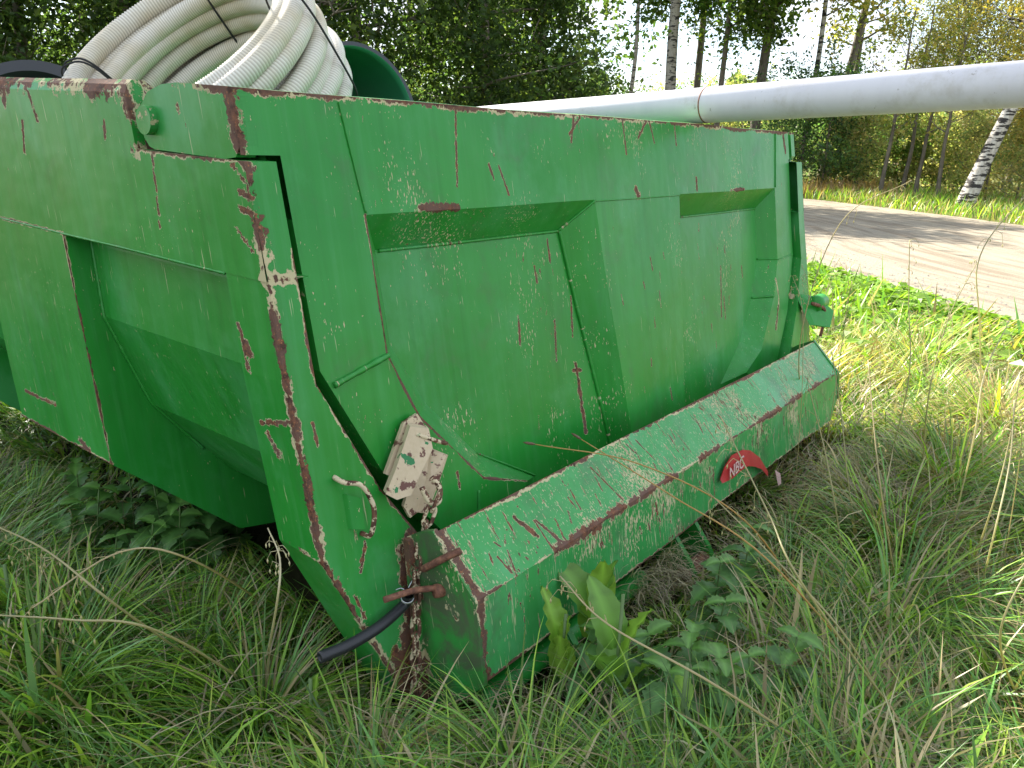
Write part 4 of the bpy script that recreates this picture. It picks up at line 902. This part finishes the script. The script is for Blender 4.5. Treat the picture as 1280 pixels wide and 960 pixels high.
SL = ['straw stalk with brown seed head reaching across the beam to the tailgate', 'straw stalk with brown seed head ending over the beam edge', 'thin straw stalk leaning left across the lower beam', 'long straw stalk rising to the torn red sticker', 'orange-brown stalk standing right of the beam end', 'orange stalk near the right edge of the picture', 'straw stalk beside the orange one near the right edge', 'straw stalk close beside the far end of the beam', 'tall arching stalk in front of the road and tailgate edge', 'tall drooping stalk at the right edge before the road', 'dark thin stalk standing before the road', 'upright thin stalk in front of the middle of the road', 'straw stalk lying low near the bottom edge', 'curved stalk with drooping head over the road edge', 'straw stalk leaning to the left picture edge, upper one', 'straw stalk leaning to the left picture edge, lower one', 'bent stalk over the nettle patch', 'pale stalk in front of the left tussock', 'stalk just right of the beam end corner', 'stalk at the lower right edge of the picture']
def stalk(P, label, kind):
    P = [np.array(p) for p in P]; P = [P[0]]+[p*1.0 for p in P[1:]]; c = bez(P, 8); n = len(c)
    colr = [(.50, .42, .24), (.52, .33, .12), (.42, .38, .20), (.58, .52, .36)][kind % 4]; b0 = c[0].copy()
    t = Acc(); t.tube(c, np.linspace(.0026, .0013, n)*(.6 if 'fine upright' in label else 1), 5, col=colr)
    o = link(t.mesh('grass_stalk', [M_GRASS], b0), 'grass_stalk', None, tuple(b0)); tag(o, label, 'grass stalk', 'tall dry grass stalks')
    h = Acc(); tip = c[-1]; dr = c[-1]-c[-3]; dr /= np.linalg.norm(dr)
    if kind == 1:
        h.tube([tip-dr*.004, tip+dr*.004, tip+dr*.018, tip+dr*.026], [.0008, .0036, .0032, .0006], 7, col=(.20, .13, .08))
    else:
        for k in range(12):
            q = c[-1-rnd.randint(0, 9)]; h.tube(c[-11:], np.full(11, .0010), 4, col=colr) if k == 0 else None; dd = np.array([rnd.gauss(0, 1), rnd.gauss(0, 1), rnd.gauss(-.6, .6)]); dd /= np.linalg.norm(dd); l = rnd.uniform(.012, .04)
            h.tube([q, q+dd*l*.6+dr*l*.3, q+dd*l+dr*l*.2-np.array([0, 0, l*.3])], [.0006, .0007, .0004], 4, col=colr)
            e_ = q+dd*l+dr*l*.2-np.array([0, 0, l*.3]); h.tube([e_, e_-np.array([0, 0, .004]), e_-np.array([0, 0, .010])], [.0004, .0018, .0004], 5, col=tuple(x*1.1 for x in colr))
    link(h.mesh('seed_head', [M_GRASS], b0), 'seed_head', o)
for i, (P, l) in enumerate(zip(ST, SL)): stalk(P, l, 1 if i in (0, 1) else (i*3) % 4 if (i*3) % 4 != 1 or i in (4, 5) else 2)
def fine_stalks():
    r = random.Random(21); spots = []
    while len(spots) < 14:
        x = r.uniform(1.05, 2.7); y = r.uniform(1.9, 4.2)
        if in_view(np.array([[x, y]]), 1.0)[0] and not inside_body(np.array([[x, y, .1]]))[0] and Bi(np.array([x, y, .3]))[0] > 3.25-(y < 3)*2: spots.append((x, y))
    spots.sort(key=lambda p: p[0]/p[1])
    for (x, y), w_ in zip(spots, 'first second third fourth fifth sixth seventh eighth ninth tenth eleventh twelfth thirteenth fourteenth'.split()):
        h = r.uniform(.45, .85); lx = r.uniform(-.10, .12); ly = r.uniform(-.1, .1)
        stalk([(x, y, 0), (x+lx*.25, y+ly*.25, h*.45), (x+lx*.7, y+ly*.7, h*.85), (x+lx*1.3, y+ly*1.3, h)], 'fine upright grass stalk, %s from the left of those right of the tipper' % w_, 3 if y > 2.8 else 0)
fine_stalks()
# white tag on a stem end by the sticker
tg = Acc(); P0 = b1(2.17, -.30, 1.27); Q_ = np.array([P0, P0+[.018, -.004, -.01], P0+[.024, -.01, -.045], P0+[.014, -.01, -.052]]); tg.add(np.vstack([Q_, Q_+[.0, .003, 0]]), np.array([[0, 1, 2, 3], [7, 6, 5, 4], [0, 4, 5, 1], [1, 5, 6, 2], [2, 6, 7, 3], [3, 7, 4, 0]]))
o = link(tg.mesh('plastic_tag', [M_WHITE], P0, False), 'plastic_tag', None, tuple(P0)); tag(o, 'small white plastic tag dangling at the end of the torn red sticker', 'tag')

# ------------------------------------------------------------------ trees
def tree(name, label, cat, x, y, h, tr, crown0, crownr, nleaf, cols, leafsz, tmat, nlimb=14, lean=(0, 0), spread=.28, rise=.6, sparse=False, group=None, ntrunk=1, seed=None):
    r = np.random.default_rng(seed if seed is not None else int(abs(x)*977+abs(y)*131)); t = empty(name, (x, y, 0), label, cat, group)
    for tk in range(ntrunk):
        ac = Acc(); la = (lean[0]+r.normal(0, .05)*(tk > 0), lean[1]+r.normal(0, .04)*(tk > 0)); off = np.array([0, 0, 0.]) if tk == 0 else np.array([r.normal(0, .25), r.normal(0, .25), 0])
        kz = np.linspace(0, 1, 9); wob = np.stack([np.cumsum(r.normal(0, .035*h/8, 9)), np.cumsum(r.normal(0, .035*h/8, 9))], 1); wob[0] = 0
        path = np.stack([la[0]*h*kz+wob[:, 0], la[1]*h*kz+wob[:, 1], h*.97*kz-.05], 1)+off; rad = tr*(1-.85*kz)+.006; rad[0] *= 1.25
        ac.tube(bez(path, 3), np.interp(np.linspace(0, 1, 25), kz, rad), 10); pts = []
        for i in range(nlimb):
            f = crown0/h+(1-crown0/h)*(i+.5)/nlimb*.97; p0 = np.array([np.interp(f, kz, path[:, k]) for k in range(3)]); a = r.uniform(0, 6.28); L_ = crownr*(1-.55*abs(2*(f-crown0/h)/(1-crown0/h)-.75))*r.uniform(.7, 1.25)
            p1 = p0+np.array([math.cos(a), math.sin(a), rise*.6])*L_*.5; p2 = p0+np.array([math.cos(a+r.normal(0, .3)), math.sin(a+r.normal(0, .3)), rise*r.uniform(.6, 1.3)])*L_
            lr = max(.008, np.interp(f, kz, rad)*.45); bb = bez([p0, p1, p2], 4); ac.tube(bb, np.linspace(lr, .004, len(bb)), 5)
            pts += [bb[k] for k in range(3, len(bb))]
            for s_ in range(2):
                q = bb[r.integers(3, 7)]; e_ = q+r.normal(0, .3, 3)*L_+np.array([0, 0, .1*L_]); ac.tube([q, (q+e_)/2+r.normal(0, .03, 3), e_], [lr*.5, lr*.3, .003], 4, cap=False); pts += [e_, (q+e_)/2]
        link(ac.mesh('trunk', [tmat]), 'trunk', t)
        pts = np.array(pts); n = nleaf//ntrunk
        # leaves gathered in clumps round twig ends
        ncl = max(20, n//26); cen = pts[r.integers(0, len(pts), ncl)]+r.normal(0, spread, (ncl, 3))*crownr*.5; ci = r.integers(0, ncl, n); cs = r.uniform(.05, .15, ncl)*crownr
        P = cen[ci]+r.normal(0, 1, (n, 3))*cs[ci][:, None]; P[:, 2] = np.maximum(P[:, 2], .1)
        cl = np.array(cols); c = cl[r.integers(0, len(cl), ncl)][ci]*r.uniform(.65, 1.35, (n, 1)); lc = Acc(); lc.add(*leaf_cloud(P, r.uniform(.6, 1.3, n)*leafsz, c, .1, .6)); link(lc.mesh('crown', [M_LEAF], smooth_=False), 'crown', t)
    return t
DG = [(.055, .10, .03), (.075, .125, .035), (.045, .08, .026), (.10, .14, .035)]
MG = [(.09, .16, .03), (.13, .20, .035), (.06, .12, .022), (.17, .22, .04)]
YG = [(.24, .26, .06), (.33, .30, .08), (.17, .21, .05), (.38, .30, .09)]
AU = [(.40, .29, .07), (.34, .28, .07), (.24, .24, .07), (.46, .33, .09)]
T1 = [(-.68, 13, 6.5, 'dense dark tree at the left edge behind the box'), (-.57, 12.5, 6.8, 'dense dark tree rising left of the hose coil'), (-.46, 12, 6.6, 'dark leafy tree right behind the hose coil'), (-.37, 13.5, 7, 'dark tree above the top of the hose coil'), (-.28, 12.5, 6.8, 'dark tree above the right bundle of the coil'), (-.19, 12.6, 6.6, 'dark tree behind the green-lined pipe'), (-.045, 13, 6.8, 'dark leafy tree above the middle of the tailgate'), (.02, 14.5, 7.2, 'dark green tree above the left end of the pale pipe')]
for b_, y, h, l in T1: y *= 1.65; h *= 1.45; tree('broadleaf_tree', l, 'tree', b_*y, y, h, .18, .5, 2.9, 15000, DG, .17, M_BARK, 22, group='dark trees behind the tipper body', rise=.35)
for b_, y, h, l in [(-.74, 17, 7.8, 'tall dark tree at the back, far left'), (-.50, 18, 8, 'tall dark tree in the second row behind the coil'), (-.32, 18.5, 8, 'tall dark tree in the second row above the coil'), (-.13, 19, 7.4, 'second-row tree by the gap of sky'), (-.0, 19, 8, 'second-row tree above the tailgate middle')]:
    y *= 1.85; h *= 1.6; tree('broadleaf_tree', l, 'tree', b_*y, y, h, .2, .6, 4.4, 13000, DG, .25, M_BARK, 22, group='dark trees behind the tipper body', rise=.35)
tree('broadleaf_tree', 'tall tree added out of view to the left to shade the grass by the box', 'tree', -7.3, 8.3, 11.5, .18, 5.0, 2.3, 15000, DG, .13, M_BARK, 22, rise=.35, spread=.5)  # added outside the view only to cast shade on the left foreground
# birches and aspens in the middle
for b_, y, h, tr_, l, mt, lf, cols, ln, cr0, nm in [
    (.125, 15, 9, .05, 'slim grey tree standing alone in the bright gap', M_PALEB, 1500, MG, (-.012, 0), 4.2, 'aspen_tree'),
    (.175, 14.5, 10, .13, 'stout pale-barked tree just right of the bright gap', M_PALEB, 9000, MG, (0.01, 0), 3.4, 'aspen_tree'),
    (.205, 15.5, 9.5, .09, 'dark slender tree beside the stout pale one', M_BARK, 9000, MG, (.01, 0), 3.0, 'aspen_tree'),
    (.235, 14, 9, .06, 'thin tree with leafy crown left of the forked tree', M_BARK, 9000, MG, (-.02, 0), 2.9, 'aspen_tree'),
    (.275, 14, 9, .11, 'dark forked tree with heavy green leaves', M_BARK, 12000, DG+MG, (.03, 0), 2.6, 'aspen_tree'),
    (.335, 15, 9.5, .06, 'thin pale birch between the green crowns and the dark leaning tree', M_BIRCH, 3500, YG, (.02, 0), 3.4, 'birch_tree'),
    (.362, 15.5, 8.5, .10, 'dark leaning tree with bare limbs against the sky', M_BARK, 1500, YG, (.075, 0), 3.0, 'bare_tree'),
    (.375, 16, 8, .07, 'second dark stem leaning beside the bare-limbed tree', M_BARK, 1300, YG, (.05, 0), 3.0, 'bare_tree')]:
    q = 31/15 if b_ < .3 else 28/15; tree(nm, l, 'tree', b_*y*q, y*q, h*q, tr_*q*.8, cr0*q*.8, 1.45*q, int(lf*1.6), cols, .17, mt, 13, ln, rise=.75, spread=.22)
tree('birch_tree', 'white birch with black bark marks leaning right beside the road', 'tree', 10.3, 19.2, 10, .17, 3.6, 2.4, 6000, AU, .09, M_BIRCH, 14, (.33, .02), rise=.4)
tree('birch_tree', 'upright yellow-leaved birch behind the leaning white birch', 'tree', 14.2, 23, 9, .10, 1.6, 2.2, 9000, AU, .10, M_BIRCH, 18, (.0, .0), rise=.5)
tree('birch_tree', 'thin birch with sparse yellow leaves at the right edge', 'tree', 12.9, 20, 8, .07, 2.0, 1.8, 5000, AU, .09, M_BIRCH, 14, (.02, .0), rise=.5)
for b_, y, h, l in [(.435, 24, 5.2, 'slim grey sapling standing in the scrub left of the others'), (.462, 25, 5.5, 'grey sapling in the middle of the scrub'), (.478, 24, 4.8, 'leaning grey sapling in the scrub'), (.505, 23, 4.5, 'thin pale sapling leaning right in the scrub')]:
    tree('young_tree', l, 'tree', b_*y, y, h, .06, 1.8, 1.3, 900, YG, .10, M_BARK, 10, (rnd.uniform(-.03, .10), 0), rise=.8)
tree('willow_tree', 'rounded grey-green willow crown above the pale pipe on the right', 'tree', 19.6, 39, 8.6, .14, 2.0, 3.0, 17000, [(.15, .15, .06), (.12, .13, .05), (.19, .16, .07)], .13, M_BARK, 34, (0, 0), rise=1.1, ntrunk=1)
tree('willow_tree', 'lower willow crown right of the rounded one', 'tree', 24.6, 42, 8.6, .14, 2.0, 3.4, 12000, [(.15, .15, .06), (.19, .16, .07)], .14, M_BARK, 30, (0, 0), rise=1.0)
# scrub along the far verge
SB = [(.335, 19, 2.6, DG, 'dark bush behind the tailgate corner'), (.365, 18.5, 2.4, MG+DG, 'dark green bush beside the tailgate corner with pale flowers'), (.39, 20.5, 1.8, MG, 'round green bush left of the grey saplings'), (.405, 27, 2.6, YG, 'yellow-green bush behind the orange grass'), (.435, 29, 2.4, MG, 'green bush in the second row of scrub'), (.465, 28.5, 2.6, YG, 'yellowish bush behind the saplings'), (.495, 29, 2.6, MG+YG, 'mixed green bush left of the leaning birch'), (.53, 27, 2.6, YG, 'yellow bush at the foot of the leaning birch'),
      (.56, 24, 2.4, YG, 'yellow-green bush right of the leaning birch'), (.60, 23, 2.6, AU, 'autumn-yellow bush at the right edge'), (.64, 21, 2.2, YG, 'low bush at the far right edge'), (.42, 36, 3.6, YG, 'tall yellowish bush far behind the saplings'), (.47, 37, 3.8, MG, 'tall green bush far behind the scrub'), (.52, 36, 3.8, YG, 'tall yellow bush far behind the birch'), (.58, 34, 3.8, YG, 'tall bush far behind at right'), (.36, 32, 3.2, MG, 'green bush far behind the dark leaning tree'), (.31, 30, 3.0, MG, 'green bush showing just over the tailgate top'),
      (.26, 26, 2.8, YG, 'pale bush over the tailgate top by the pipe joint'), (.21, 27, 2.8, MG, 'green bush over the pale pipe left of the joint'), (.165, 30, 2.9, YG, 'yellowish bush beneath the bright gap'), (.12, 29, 2.5, MG, 'small bush beneath the bright gap'), (.08, 24, 2.8, MG, 'green bush at the left of the bright gap'), (-.10, 22, 3.4, DG, 'dark bush low behind the tailgate left half'), (.03, 22, 3.4, DG, 'dark bush low behind the tailgate middle')]
for b_, y, h, cols, l in SB:
    cols = [(c[0]*1.2, c[1]*1.25, c[2]*2.2) for c in cols]
    if b_ < .4 and y < 33: y, h = y*1.45, h*1.4
    tree('bush', l, 'bush', b_*y, y, h, .03, .15, h*.55, 5200, cols, .085 if y < 25 else .11, M_BARK, 16, group='bushes and scrub behind the road', rise=.7, spread=.35)
# far wood as one mass
ac = Acc(); n = 90000; bb = RN.uniform(-.75, .8, n); y = RN.uniform(70, 110, n); hh = (6.2+1.6*np.sin(bb*31)+1.2*np.sin(bb*73+1)+.9*np.sin(bb*160))*(y/90); z = RN.random(n)**.8*hh; c = np.array([[.10, .14, .05], [.08, .12, .045], [.16, .18, .06], [.07, .10, .04]])[RN.integers(0, 4, n)]*RN.uniform(.7, 1.3, (n, 1))
ac.add(*leaf_cloud(np.stack([bb*y, y, z], 1), RN.uniform(.5, 1.0, n), c, 0, .7))
o = link(ac.mesh('distant_forest', [M_LEAF], smooth_=False), 'distant_forest'); tag(o, 'low line of far woodland beyond the trees', 'forest', kind='stuff')
